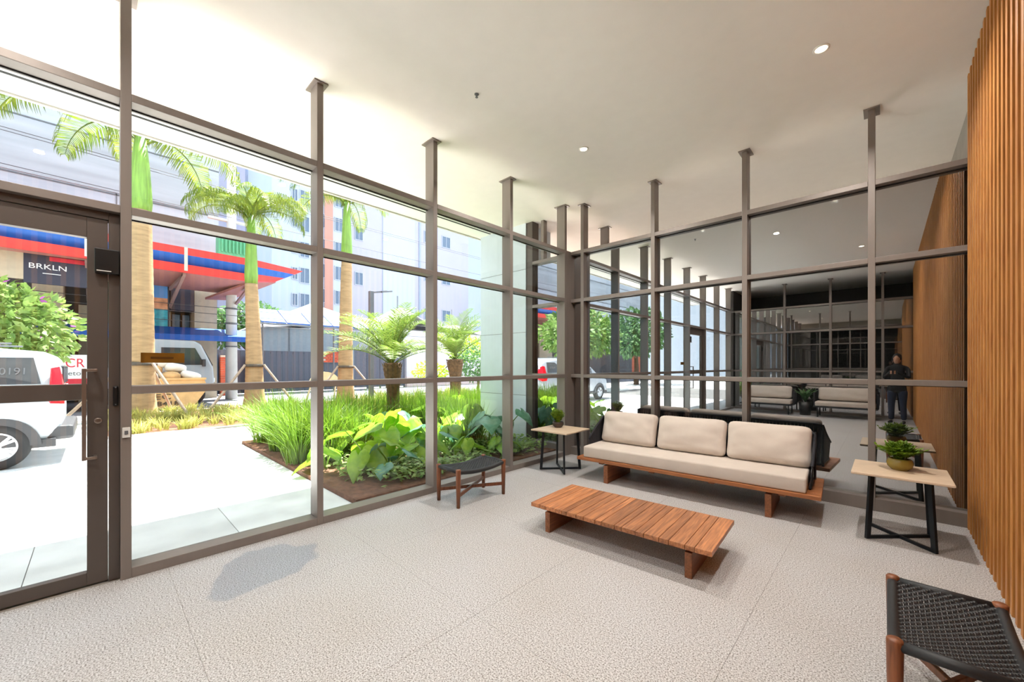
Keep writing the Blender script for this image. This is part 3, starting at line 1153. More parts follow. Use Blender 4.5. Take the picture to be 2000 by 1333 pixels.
# ================================================================== OUTSIDE: GROUND
ZG = -0.02
gb = struct('ground_paved', B(-11.7, W - 0.16, -16, 14, -0.4, ZG - 0.006), 'paving_joint', 'pale stone paving outside the glass')
TX, TY = 1.25, 0.625
i0 = 0
x = -4.2
B(-4.19, W - 0.17, -16, 5.5, ZG - 0.03, ZG + 0.003).build('threshold_strip', 'paving', gb)
tile_me = B(0.003, TX - 0.003, 0.003, 2 * TY - 0.003, -0.03, 0).mesh('paving_slab', 'paving')
while x > -11.6:
    yy = -0.35 - 1.25 * 6
    while yy < 1.94:
        w = min(2 * TY, 1.95 - yy)
        if w > 1.2:
            link('paving_slab', tile_me, gb, loc=(x - TX, yy, ZG))
        else:
            B(0.003, TX - 0.003, 0.003, w - 0.003, -0.03, 0).build('paving_slab', 'paving', gb, loc=(x - TX, yy, ZG))
        yy += 2 * TY
    x -= TX
for j in range(10):
    link('paving_slab', tile_me, gb, loc=(-10.4, 1.95 + j * 1.25, ZG))
struct('ground_bed', B(-9.1, -4.2, 1.96, 14, -0.3, 0.03), 'soil', 'planting bed of reddish soil beside the glass')
struct('ground_bed_street', B(-17.2, -11.72, 0.0, 14, -0.3, -0.005), 'soil', 'planting bed of reddish soil along the street')
struct('trim_1', B(-11.78, -11.68, -0.05, 14, -0.3, 0.015), 'kerb')
struct('ground_path', B(-17.2, -11.7, -16, -0.05, -0.3, ZG), 'paving', 'pale sidewalk')
struct('ground_road', B(-70, -17.2, -50, 80, -0.4, -0.09), 'asphalt', 'pale sunlit street')
struct('ground_garden', B(-17.2, -3.9, 14, 60, -0.4, -0.03), 'paving')
struct('ground_behind', B(-17.2, -3.9, -50, -16, -0.4, -0.03), 'paving')
struct('trim_2', B(-17.35, -17.2, -50, 60, -0.3, 0.0), 'kerb')
# column at the end of the soffit
col = struct('column_end', B(-6.14, -4.885, D, D + 0.75, -0.05, ZC), 'column_paint', 'broad white column under the soffit edge')
for zz in (0.94, 2.12, 3.3):
    B(-6.142, -4.884, D - 0.002, D + 0.002, zz, zz + 0.008).build('joint_line', 'steel_grey', col)


# ================================================================== PLANTS
def frond_mesh(name, length, a0, droop, pairs, leaflet, wid, m, vshape=0.5, stem=0.12, rr=0.02, seed=0, hang=0.5):
    rnd = random.Random(seed)
    mb = MB()
    n = 14
    pts = []
    p = Vector((0, 0, 0))
    ang = a0
    for i in range(n + 1):
        pts.append(p.copy())
        p = p + Vector((math.cos(ang), 0, math.sin(ang))) * (length / n)
        ang -= droop / n * (0.6 + 0.8 * i / n)
    mb.tube(pts, [rr * (1 - 0.85 * i / n) for i in range(n + 1)], 5, caps=False)
    for k in range(pairs):
        f = stem + (1 - stem) * (k + 0.5) / pairs
        q = f * n
        i = min(n - 1, int(q))
        p = pts[i].lerp(pts[i + 1], q - i)
        t = (pts[i + 1] - pts[i]).normalized()
        up = Vector((-t.z, 0, t.x))
        prof = math.sin(PI * min(1, 0.12 + 0.86 * f)) ** 0.6
        for s in (-1, 1):
            l = leaflet * prof * rnd.uniform(0.85, 1.1)
            d = (t * 0.55 + Vector((0, s, 0)) * 0.8 + up * vshape * rnd.uniform(0.4, 1.2)).normalized()
            g = Vector((0, 0, -1))
            p1 = p + d * l * 0.5
            p2 = p1 + (d * (1 - hang) + g * hang).normalized() * l * 0.3
            p3 = p2 + (d * (1 - hang * 1.3) + g * hang * 1.5).normalized() * l * 0.22
            sd = d.cross(up + Vector((rnd.uniform(-.4, .4), rnd.uniform(-.4, .4), rnd.uniform(-.3, .3)))).normalized()
            mb.ribbon([p, p1, p2, p3], [wid * 0.5, wid, wid * 0.75, wid * 0.08], sd)
    return mb.mesh(name, m)


ROYAL = [frond_mesh('frond', 3.0, R(62), R(140), 66, 0.9, 0.014, 'leaf_palm', 0.3, 0.1, 0.035, s, 0.75) for s in range(3)]
DATE = [frond_mesh('frond', 1.55, R(62), R(70), 44, 0.30, 0.0075, 'leaf_date', 0.45, 0.16, 0.012, s, 0.2) for s in range(3)]


def royal_palm(label, loc, h, lean, cs_len, n=10, seed=1, r0=0.33, r1=0.165, base_frond_ang=0.0, fs=1.0):
    rnd = random.Random(seed)
    t = thing('royal_palm', label, 'palm tree', loc)
    prof = [(r0 * 1.15, -0.2), (r0 * 1.12, 0.05), (r0 * 0.95, 0.35), (r0 * 0.86, 0.8), (r0 * 0.84, 1.6)]
    m = MB()
    pts, rs = [], []
    N = 46
    for i in range(N + 1):
        z = h * i / N
        f = i / N
        base = r0 * (0.86 + 0.32 * math.exp(-z * 3.2)) * (1 - f) ** 0.15
        r = r0 * 0.86 * (1 - f) + r1 * f + r0 * 0.3 * math.exp(-z * 3.0)
        r *= (1.0 + (0.012 if i % 2 else -0.008))
        pts.append((lean[0] * f * f, lean[1] * f * f, z - (0.1 if i == 0 else 0)))
        rs.append(r)
    m.tube(pts, rs, 18)
    m.build('trunk', 'palm_bark', t, smooth=True)
    top = Vector(pts[-1])
    cs = MB().tube([top, top + Vector((0, 0, 0.12 * cs_len)), top + Vector((0, 0, 0.6 * cs_len)), top + Vector((0, 0, cs_len))], [r1 * 1.0, r1 * 1.1, r1 * 0.85, r1 * 0.5], 14)
    cs.build('crownshaft', 'crownshaft', t, smooth=True)
    c = top + Vector((0, 0, cs_len - 0.08))
    for i in range(n):
        o = link('frond', ROYAL[i % 3], t)
        o.location = c - Vector((0, 0, 0.1 * (i % 3)))
        a = base_frond_ang + 2 * PI * i / n + rnd.uniform(-0.15, 0.15)
        tilt = rnd.uniform(-0.35, 0.45)
        o.rotation_euler = (0, tilt, a)
        s = fs * rnd.uniform(0.85, 1.05)
        o.scale = (s, s, s)
    return t


def palm_support(label, loc, rt, zt, grp, angs, reach=1.7):
    t = thing('palm_support', label, 'tree support', loc, 0, grp)
    MB().lathe([(rt + 0.012, zt - 0.05), (rt + 0.03, zt - 0.05), (rt + 0.03, zt + 0.05), (rt + 0.012, zt + 0.05)], 20).build('strap', 'strap', t, smooth=True)
    for a in angs:
        d = Vector((math.cos(R(a)), math.sin(R(a)), 0))
        MB().tube([d * reach + Vector((0, 0, -0.12)), d * (rt + 0.05) + Vector((0, 0, zt + 0.02))], 0.04, 8).build('stake', 'stake_wood', t)


XP = -16.08
royal_palm('thick royal palm beside the street skip, its green shaft rising past the soffit', (XP, 0.97, 0), 6.1, (0, -0.05), 2.2, 9, 3, 0.33, 0.25, 0.35, 1.15)
palm_support('timber stakes strapped round the royal palm beside the street skip', (XP, 0.97, 0), 0.30, 1.55, 'palm supports', (35, 150, 275))
royal_palm('slim royal palm with full crown standing in front of the concrete utility pole', (XP, 3.84, 0), 4.35, (0.0, -0.1), 2.4, 15, 5, 0.34, 0.19, 0.0, 0.8)
palm_support('timber stakes strapped round the royal palm by the utility pole', (XP, 3.84, 0), 0.30, 1.5, 'palm supports', (40, 170, 295))
royal_palm('royal palm behind the date palm fronds, in front of the white wall', (XP, 7.05, 0), 5.9, (0.0, 0.05), 2.3, 10, 8, 0.36, 0.2, 0.0, 1.0)
palm_support('timber stakes strapped round the royal palm before the white wall', (XP, 7.05, 0), 0.31, 1.45, 'palm supports', (40, 165, 285))


def date_palm(label, loc, h, n, seed, scale=1.0, r=0.14):
    rnd = random.Random(seed)
    t = thing('date_palm', label, 'palm tree', loc)
    pts, rs = [], []
    for i in range(13):
        f = i / 12
        pts.append((0.05 * math.sin(f * 3), 0, -0.05 + (h + 0.05) * f))
        rs.append(r * (0.72 + 0.1 * f + 0.42 * max(0, f - 0.62) / 0.38 - 0.5 * max(0, f - 0.93) / 0.07 * 0.5))
    MB().tube(pts, rs, 12).build('trunk', 'date_bark', t, smooth=True)
    sc_ = MB()
    for i in range(26):
        for k in range(8):
            f = (i + 0.5) / 26
            z = h * f
            a = 2 * PI * (k + 0.5 * (i % 2)) / 8
            rr = r * (0.72 + 0.1 * f + 0.42 * max(0, f - 0.62) / 0.38) * 0.95
            d = Vector((math.cos(a), math.sin(a), 0))
            s = Vector((-d.y, d.x, 0))
            c = d * rr + Vector((0.05 * math.sin(f * 3), 0, z))
            L = 0.02 + 0.05 * max(0, f - 0.55)
            sc_.add([c - s * 0.05, c + s * 0.05, c + Vector((0, 0, -0.05)), c + d * L + Vector((0, 0, 0.035 + L * .6))], [(0, 1, 3), (1, 2, 3), (2, 0, 3)])
    o = sc_.build('bark_scales', 'date_bark', t)
    o['kind'] = 'stuff'
    for i in range(n):
        o = link('frond', DATE[i % 3], t)
        o.location = (0.0, 0, h - 0.05)
        o.rotation_euler = (0, rnd.uniform(-0.42, 0.62) if i % 3 else rnd.uniform(-0.5, -0.1), 2.399 * i + rnd.uniform(-0.1, 0.1))
        s = scale * rnd.uniform(0.82, 1.05)
        o.scale = (s, s, s)
    return t


date_palm('young date palm with shaggy trunk and arching fronds among the tall grass', (-8.05, 4.58, 0), 1.55, 30, 4, 1.15, 0.17)
date_palm('young date palm with shaggy swollen trunk and silvery fronds beside the white column', (-11.4, 9.0, 0), 1.72, 26, 6, 1.35, 0.26)


def blades(name, label, area, n, h, w, m, seed, lean=0.35, clump=0.0, nclump=0, z0=0.0, seg=4):
    """long strap leaves rooted inside the rectangles/polys of area"""
    rnd = random.Random(seed)
    mb = MB()
    centers = None
    tot = sum((a[1] - a[0]) * (a[3] - a[2]) for a in area)

    def rp():
        q = rnd.uniform(0, tot)
        for a in area:
            s = (a[1] - a[0]) * (a[3] - a[2])
            if q <= s:
                return Vector((rnd.uniform(a[0], a[1]), rnd.uniform(a[2], a[3]), z0))
            q -= s
        return Vector((area[0][0], area[0][2], z0))
    if nclump:
        centers = [rp() for _ in range(nclump)]
    for i in range(n):
        if centers:
            c = rnd.choice(centers)
            a0 = rnd.uniform(0, 2 * PI)
            rr = clump * math.sqrt(rnd.random())
            p = c + Vector((math.cos(a0) * rr, math.sin(a0) * rr, 0))
            a = a0 + rnd.uniform(-0.7, 0.7)
        else:
            p = rp()
            a = rnd.uniform(0, 2 * PI)
        L = h * rnd.uniform(0.65, 1.12)
        l = lean * rnd.uniform(0.1, 1.0) ** 1.2 * L
        d = Vector((math.cos(a), math.sin(a), 0))
        s = Vector((-d.y, d.x, 0))
        s.rotate(Euler((0, 0, rnd.uniform(-1.2, 1.2))))
        pts, ws = [], []
        for k in range(seg + 1):
            f = k / seg
            pts.append(p + d * (l * f ** 1.8) + Vector((0, 0, L * (f - 0.45 * (l / L) * f ** 2.5))))
            ws.append(w * (0.7 + 0.6 * f - 1.27 * f * f))
        mb.ribbon(pts, ws, s)
    o = mb.build(name, m, None, fix=False)
    return tag(o, label, 'grass', kind='stuff')


blades('tall_grass', 'tall bright green sword-leaved grass massed behind the broad leaves', [(-9.0, -7.2, 2.9, 9.5), (-7.6, -6.6, 4.8, 7.5)], 6400, 1.02, 0.009, 'leaf_grass', 11, 0.4, 0.16, 120)
blades('corner_grass', 'thick clump of arching green grass at the corner of the planting bed', [(-8.9, -6.0, 2.1, 2.95)], 3800, 1.08, 0.0085, 'leaf_grass', 12, 0.95, 0.16, 26)
blades('border_grass', 'low pale variegated grass in the bed under the royal palms', [(-13.6, -11.9, 0.1, 4.6), (-16.5, -13.6, 0.2, 6.0)], 5600, 0.34, 0.010, 'leaf_pale', 13, 0.9, 0.12, 150)
blades('rear_grass', 'pale grass at the far side of the planting bed', [(-16.5, -9.3, 6.5, 13)], 3000, 0.6, 0.013, 'leaf_pale', 14, 0.6, 0.15, 90)
blades('column_grass', 'upright green sword leaves growing before the white column', [(-7.0, -5.3, 4.4, 4.9)], 800, 0.9, 0.011, 'leaf_grass', 15, 0.4, 0.14, 22)


def taro_leaf(m, seed, wav=0.05):
    rnd = random.Random(seed)
    # arrow-heart outline; x along midrib from the stalk, unit length
    half = [(-0.28, 0.16), (-0.2, 0.32), (0.0, 0.44), (0.25, 0.42), (0.5, 0.31), (0.75, 0.16), (1.0, 0.0)]
    vs = []
    mid = [(-0.02, 0.0), (0.1, 0), (0.3, 0), (0.5, 0), (0.68, 0), (0.85, 0), (1.0, 0)]

    def z(x, y):
        return -0.22 * x * x - 0.28 * abs(y) ** 1.5 + wav * math.sin(x * 9 + abs(y) * 7 + seed) * abs(y) * 2
    L, C, Q, MID = [], [], [], []
    for (hx, hy), (mx, my) in zip(half, mid):
        MID.append((mx, 0, z(mx, 0) - 0.02))
        a = ((hx + mx) / 2, hy * 0.5, z((hx + mx) / 2, hy * 0.5) + 0.03)
        b = (hx, hy, z(hx, hy))
        L.append((a, b))
    mb = MB()
    n = len(half)
    vv = []
    for i in range(n):
        a, b = L[i]
        vv += [(b[0], -b[1], b[2]), (a[0], -a[1], a[2]), MID[i], a, b]
    fs = []
    for i in range(n - 1):
        for k in range(4):
            fs.append((5 * i + k, 5 * i + k + 1, 5 * i + 6 + k, 5 * i + 5 + k))
    mb.add(vv, fs)
    me = mb.mesh('leaf', m, smooth=True)
    return me


TARO = {k: [taro_leaf(k, s) for s in range(3)] for k in ('leaf_taro', 'leaf_blue')}


def taro(label, loc, n, size, m, seed, tall=0.5, grp='broad-leaved plants in the bed'):
    rnd = random.Random(seed)
    t = thing('elephant_ear', label, 'plant', loc, 0, grp)
    a0 = rnd.uniform(0, 6)
    for i in range(n):
        a = a0 + 2.399 * i
        d = Vector((math.cos(a), math.sin(a), 0))
        hh = tall * rnd.uniform(0.55, 1.1)
        out = tall * rnd.uniform(0.25, 0.6)
        tip = d * out + Vector((0, 0, hh))
        MB().tube([(0, 0, -0.02), d * out * 0.35 + Vector((0, 0, hh * 0.6)), tip], [0.013, 0.01, 0.006], 5).build('petiole', 'stalk', t, smooth=True)
        o = link('leaf', TARO[m][i % 3], t)
        o.location = tip
        o.rotation_euler = (rnd.uniform(-0.25, 0.25), rnd.uniform(0.15, 0.95), a + rnd.uniform(-0.3, 0.3))
        s = size * rnd.uniform(0.75, 1.15)
        o.scale = (s, s, s)


rt = random.Random(5)
PLANT_LABELS = [
    'large bright green elephant-ear plant at the bed corner beside the paved path',
    'large-leaved elephant-ear plant behind the one at the bed corner',
    'elephant-ear plant at the foot of the thick clump of corner grass',
    'big bright elephant-ear plant midway between glass and tall grass',
    'low green elephant-ear plant near the glass, midway along the bed',
    'blue-green elephant-ear plant against the tall grass before the date palm trunk',
    'tall bright elephant-ear plant in front of the shaggy date palm trunk',
    'mid-sized green elephant-ear plant in the open middle of the bed',
    'bright elephant-ear plant right at the date palm trunk',
    'small blue-green elephant-ear plant in the open middle of the bed',
    'tall bright elephant-ear plant before the left edge of the white column',
    'small blue-green elephant-ear plant at the bed corner by the glass',
    'blue-green elephant-ear plant behind the woven stool, near the glass',
    'bright elephant-ear plant among the sword leaves before the column',
    'low green elephant-ear plant close to the glass beside the woven stool',
    'tall blue-green elephant-ear plant at the corner of the partition',
    'tall bright elephant-ear plant behind the date palm, past the column',
    'blue-green elephant-ear plant at the foot of the white column',
    'smallest green elephant-ear plant, low against the glass by the corner table',
    'low green elephant-ear plant on the bed edge before the corner grass',
]
spots = []
for (x, y, n, s, m, h) in (
        (-5.1, 2.55, 5, 0.42, 'leaf_taro', 0.55), (-5.5, 3.0, 6, 0.46, 'leaf_taro', 0.62), (-6.2, 2.9, 5, 0.44, 'leaf_taro', 0.6), (-5.9, 3.6, 6, 0.5, 'leaf_taro', 0.62),
        (-5.0, 3.35, 5, 0.36, 'leaf_taro', 0.42), (-6.6, 3.7, 5, 0.46, 'leaf_blue', 0.66), (-6.3, 4.4, 6, 0.5, 'leaf_taro', 0.6), (-5.4, 4.1, 5, 0.4, 'leaf_taro', 0.5),
        (-7.0, 4.6, 5, 0.46, 'leaf_taro', 0.6), (-5.3, 3.75, 5, 0.34, 'leaf_blue', 0.5), (-5.7, 4.85, 6, 0.46, 'leaf_taro', 0.66), (-4.75, 2.7, 4, 0.34, 'leaf_blue', 0.36),
        (-4.9, 4.6, 5, 0.36, 'leaf_blue', 0.55), (-6.6, 4.75, 5, 0.46, 'leaf_taro', 0.62), (-4.6, 3.9, 4, 0.3, 'leaf_taro', 0.34), (-4.85, 4.85, 4, 0.42, 'leaf_blue', 0.72),
        (-7.3, 5.8, 5, 0.46, 'leaf_taro', 0.7), (-5.35, 4.78, 5, 0.38, 'leaf_blue', 0.55), (-4.5, 4.5, 4, 0.26, 'leaf_taro', 0.3), (-5.75, 2.25, 4, 0.32, 'leaf_taro', 0.34)):
    spots.append((x, y))
    taro(PLANT_LABELS.pop(0), (x, y, 0.03), n, s, m, rt.randint(0, 999), h)
# ground cover
rg = random.Random(21)
mb = MB()
for i in range(8500):
    p = Vector((rg.uniform(-6.9, -4.3), rg.uniform(2.2, 5.45), 0.03))
    if noise.noise(p * 1.3) < -0.12 and rg.random() < 0.8:
        continue
    if p.x > -4.9 and p.y < 2.6 and rg.random() < 0.8:
        continue
    zz = rg.uniform(0.02, 0.2)
    a = rg.uniform(0, 2 * PI)
    l = rg.uniform(0.05, 0.11)
    d = Vector((math.cos(a), math.sin(a), rg.uniform(-0.3, 0.6))).normalized()
    s = d.cross(Vector((rg.uniform(-.4, .4), rg.uniform(-.4, .4), 1))).normalized()
    q = p + Vector((0, 0, zz))
    mb.ribbon([q, q + d * l * 0.35, q + d * l * 0.7, q + d * l - Vector((0, 0, l * .2))], [0.003, l * 0.26, l * 0.22, 0.001], s)
tag(mb.build('ground_cover', 'leaf_ground', None, fix=False), 'low pale green ground cover leaves on the soil', 'ground cover', kind='stuff')


def leaf_cloud(mb, c, r, n, l, rnd, flat=0.0):
    for i in range(n):
        while True:
            p = Vector((rnd.uniform(-1, 1), rnd.uniform(-1, 1), rnd.uniform(-1, 1)))
            if 0.3 < p.length < 1:
                break
        q = Vector(c) + Vector((p.x * r[0], p.y * r[1], p.z * r[2]))
        d = (p + Vector((rnd.uniform(-.8, .8), rnd.uniform(-.8, .8), rnd.uniform(-.9, .4)))).normalized()
        s = d.cross(Vector((rnd.uniform(-1, 1), rnd.uniform(-1, 1), rnd.uniform(0, 1)))).normalized()
        ll = l * rnd.uniform(0.6, 1.2)
        mb.ribbon([q, q + d * ll * 0.45, q + d * ll], [ll * 0.08, ll * 0.26, ll * 0.02], s)


def tree(name, label, loc, trunk_h, r_trunk, blobs, m, n, l, seed, petals=0, cat='tree', group=None):
    rnd = random.Random(seed)
    t = thing(name, label, cat, loc, 0, group)
    MB().tube([(0, 0, -0.1), (0.05, 0.03, trunk_h * 0.5), (0, 0.05, trunk_h)], [r_trunk * 1.2, r_trunk, r_trunk * 0.7], 10).build('trunk', 'tree_bark', t, smooth=True)
    for (c, r) in blobs:
        MB().tube([(0, 0.05, trunk_h * 0.8), tuple(c)], [r_trunk * 0.5, r_trunk * 0.2], 6).build('branch', 'tree_bark', t)
    cr = MB()
    vol = sum(r[0] * r[1] * r[2] for c, r in blobs)
    for c, r in blobs:
        leaf_cloud(cr, c, r, int(n * r[0] * r[1] * r[2] / vol), l, rnd)
    cr.build('crown', m, t, fix=False)['kind'] = 'stuff'
    if petals:
        pm = MB()
        for c, r in blobs:
            leaf_cloud(pm, c, (r[0] * 1.02, r[1] * 1.02, r[2] * 1.02), petals // len(blobs), l * 0.7, rnd)
        pm.build('flowers', 'petal', t, fix=False)['kind'] = 'stuff'
    return t


tree('flowering_tree', 'bushy green tree with purple flowers behind the parked white van', (-14.2, -2.6, 0), 1.6, 0.12,
     [((0, 0.2, 2.6), (1.3, 1.8, 1.0)), ((0.3, 1.4, 2.3), (0.9, 1.0, 0.9)), ((0, -1.2, 2.8), (1.3, 1.3, 1.1)), ((0.2, 0.4, 1.6), (1.0, 1.5, 0.6))], 'leaf_tree', 9000, 0.19, 31, 120)
tree('street_tree', 'leafy street tree standing beyond the van towards the street corner', (-13.6, -8.9, 0), 2.4, 0.16,
     [((0, 0, 3.6), (2.0, 2.2, 1.5)), ((0.5, 2, 3.2), (1.5, 1.5, 1.1)), ((0, -2.0, 3.4), (1.6, 1.6, 1.2))], 'leaf_tree', 2600, 0.36, 33)
tree('street_tree', 'leafy street tree mirrored in the partition glass, far down the sidewalk', (-14.5, -18.5, 0), 2.6, 0.18,
     [((0, 0, 4.2), (2.4, 2.6, 1.9)), ((0.3, 2.2, 3.4), (1.6, 1.7, 1.2))], 'leaf_dark', 2400, 0.4, 34)
tree('garden_tree', 'dark green tree behind the white tents, seen past the date palm', (-46.5, 52.5, 0), 5.5, 0.35,
     [((0, 0, 10.2), (3.6, 4.2, 3.6)), ((0, 4, 9.5), (3.2, 3.4, 3.2)), ((0, -4.0, 8.8), (3.2, 3.4, 3.0)), ((0, 8, 9.5), (3.2, 3.4, 3.4))], 'leaf_dark', 4800, 0.8, 35)
tree('garden_shrub', 'round green shrub beside the white column across the garden', (-17.6, 15.6, 0), 0.8, 0.08,
     [((0, 0, 1.6), (1.0, 1.3, 1.1)), ((0.2, 1.2, 1.3), (0.9, 1.0, 0.9))], 'leaf_dark', 1700, 0.2, 36, cat='shrub')
tree('lime_shrub', 'bright lime green shrub behind the swollen date palm', (-19.5, 13.6, 0), 0.6, 0.08,
     [((0, 0, 1.1), (0.7, 1.1, 0.6)), ((0, 2.6, 2.6), (0.9, 1.4, 0.8))], 'leaf_lime', 1500, 0.2, 37, cat='shrub')
tree('background_tree', 'dark green tree behind the fence beside the utility pole', (-36.5, 8.6, 0), 2.8, 0.2,
     [((0, 0, 4.9), (2.0, 2.6, 1.6)), ((0, -1.8, 4.2), (1.6, 1.8, 1.4))], 'leaf_dark', 2200, 0.42, 38)

# ================================================================== VEHICLES
def add_wheel(parent, x, y, r, s, wd=0.2, spokes=5):
    """wheel lying with its axle along y; s = outer side sign"""
    ty = MB().lathe([(r * 0.62, -wd / 2), (r * 0.9, -wd / 2), (r, -wd * 0.32), (r, wd * 0.32), (r * 0.9, wd / 2), (r * 0.62, wd / 2), (r * 0.62, -wd / 2)], 36)
    t = ty.build('wheel', 'tyre', parent, smooth=True, loc=(x, y, r))
    t.rotation_euler = (R(90) * -s, 0, 0)
    MB().lathe([(r * 0.63, wd * 0.36), (r * 0.63, wd * 0.46), (r * 0.56, wd * 0.44), (r * 0.54, wd * 0.1), (0, wd * 0.1)], 32).build('rim_barrel', 'car_dark', t, smooth=False)
    rm = MB().lathe([(r * 0.64, wd * 0.38), (r * 0.64, wd * 0.5), (r * 0.56, wd * 0.47), (r * 0.56, wd * 0.3)], 32)
    rm.lathe([(0, wd * 0.25), (r * 0.16, wd * 0.25), (r * 0.16, wd * 0.44), (0, wd * 0.46)], 16)
    for k in range(spokes):
        for dd in (-0.17, 0.17):
            a = 2 * PI * k / spokes
            rm.bar((math.cos(a) * r * 0.1, math.sin(a) * r * 0.1, wd * 0.38), (math.cos(a + dd) * r * 0.6, math.sin(a + dd) * r * 0.6, wd * 0.42), r * 0.11, wd * 0.12)
    rm.build('rim', 'rim', t)


van = thing('white_van', 'white people carrier van parked on the paving outside the glass door', 'van', (-10.25, -0.37, ZG), R(-90))
# lower body and cabin: cross-sections along X
secs = [  # X, half width at sill, at belt, at roof, z_sill, z_belt, z_roof
    (0.0, 0.80, 0.84, 0.66, 0.42, 1.12, 1.50), (0.06, 0.86, 0.90, 0.70, 0.36, 1.16, 1.64), (0.22, 0.90, 0.93, 0.74, 0.32, 1.18, 1.73), (0.9, 0.92, 0.95, 0.77, 0.30, 1.18, 1.80),
    (2.4, 0.92, 0.95, 0.78, 0.28, 1.14, 1.83), (3.1, 0.92, 0.95, 0.74, 0.28, 1.10, 1.72), (3.9, 0.92, 0.93, 0.82, 0.28, 1.04, 1.16), (4.6, 0.90, 0.88, 0.74, 0.30, 0.88, 0.98), (4.95, 0.72, 0.70, 0.58, 0.36, 0.70, 0.78)]
vs, fs = [], []
for (X, a, b, c, zs, zb, zr) in secs:
    zm = (zs + zb) / 2
    ring = [(X, -a * 0.96, zs), (X, -b * 1.01, zm), (X, -b, zb), (X, -c - 0.03, zr - 0.06), (X, -c * 0.8, zr), (X, 0, zr + 0.02), (X, c * 0.8, zr), (X, c + 0.03, zr - 0.06), (X, b, zb), (X, b * 1.01, zm), (X, a * 0.96, zs)]
    vs += ring
n = 11
for i in range(len(secs) - 1):
    for k in range(n):
        fs.append((i * n + k, i * n + (k + 1) % n, (i + 1) * n + (k + 1) % n, (i + 1) * n + k))
fs.append(tuple(range(n)))
fs.append(tuple((len(secs) - 1) * n + k for k in range(n)))
body = MB().add(vs, fs).build('body', 'car_white', van, smooth=False, bevel=0.03)
for p in body.data.polygons:
    p.use_smooth = True
for s in (-1, 1):
    # side glazing: follows the leaning cabin side
    def gl(X0, X1, za, zb, nm='side_window'):
        def pt(X, z):
            for i in range(len(secs) - 1):
                if secs[i][0] <= X <= secs[i + 1][0]:
                    f = (X - secs[i][0]) / (secs[i + 1][0] - secs[i][0])
                    g = [secs[i][k] + f * (secs[i + 1][k] - secs[i][k]) for k in range(7)]
                    h = (z - g[5]) / (g[6] - 0.06 - g[5])
                    return Vector((X, s * (g[2] + (g[3] + 0.03 - g[2]) * h + 0.006), z))
        m = MB()
        a, b, c, d = pt(X0, za), pt(X1, za), pt(X1 + (0.0), zb), pt(X0 + 0.08, zb)
        off = Vector((0, s * 0.008, 0))
        m.add([a, b, c, d, a + off, b + off, c + off, d + off], [(0, 1, 2, 3), (4, 5, 6, 7), (0, 1, 5, 4), (1, 2, 6, 5), (2, 3, 7, 6), (3, 0, 4, 7)])
        return m.build(nm, 'car_glass_dark', van)
    MATS.get('car_glass_dark') or mat('car_glass_dark', (58, 62, 68), 0.08, var=0.1, spec=0.8)
    w1 = gl(0.2, 1.5, 1.24, 1.64)
    gl(1.62, 2.5, 1.22, 1.68)
    gl(2.57, 3.35, 1.2, 1.56)
    # dark sill and arches
    B(0.05, 4.6, s * 0.90 - 0.02, s * 0.90 + 0.02, 0.27, 0.4).build('sill_trim', 'car_dark', van, bevel=0.01)
    for X in (0.62, 3.9):
        arch = MB()
        seg = 18
        for r0, r1 in ((0.0, 0.43),):
            vsr = [(X + 0.43 * math.cos(PI * k / seg), s * 0.935, 0.32 + 0.43 * math.sin(PI * k / seg)) for k in range(seg + 1)]
            vsr += [(p[0], s * 0.955, p[2]) for p in vsr]
            m = seg + 1
            arch.add(vsr, [tuple(range(m)), tuple(range(2 * m - 1, m - 1, -1))] + [(k, k + 1, m + k + 1, m + k) for k in range(seg)])
        arch.build('wheel_arch', 'car_dark', van)
        add_wheel(van, X, s * 0.87, 0.335, s)
    tl = MB().add([(-0.01, s * 0.60, 1.20), (-0.01, s * 0.86, 1.16), (0.11, s * 0.925, 1.18), (0.1, s * 0.85, 1.48), (0.03, s * 0.80, 1.5), (0.02, s * 0.62, 1.42)], [(0, 1, 4, 5), (1, 2, 3, 4)])
    o = tl.build('tail_light', 'tail_red', van)
    so = o.modifiers.new('solid', 'SOLIDIFY')
    so.thickness = 0.03
    so.offset = 0
    tl = MB().add([(-0.02, s * 0.6, 1.0), (-0.01, s * 0.86, 1.08), (0.16, s * 0.955, 1.1), (0.1, s * 0.95, 0.94), (-0.02, s * 0.84, 0.92)], [(0, 1, 4), (1, 2, 3, 4)])
    o = tl.build('tail_light', 'tail_red', van)
    so = o.modifiers.new('solid', 'SOLIDIFY')
    so.thickness = 0.03
    so.offset = 0
    B(0.5, 2.9, s * 0.66 - 0.015, s * 0.66 + 0.015, 1.84, 1.865).build('roof_rail', 'steel_grey', van, bevel=0.006)
    B(0.6, 4.2, s * 0.962 - 0.006, s * 0.962 + 0.006, 0.96, 0.99).build('side_moulding', 'car_white', van)
text('window_digits', '9-0191', 0.15, 'letter_grey', van, (0.52, 0.895, 1.43), (R(90) + R(-18), 0, R(180)), sx=0.9)
B(-0.14, 0.2, -0.86, 0.86, 0.36, 0.58).build('bumper', 'car_dark', van, bevel=0.05)
B(-0.025, 0.03, -0.6, 0.6, 1.22, 1.52).build('rear_window', 'car_glass_dark', van, bevel=0.02)


truck = thing('white_truck', 'white truck cab standing behind the beige skip', 'truck', (-21.3, 1.0, -0.09), R(90))
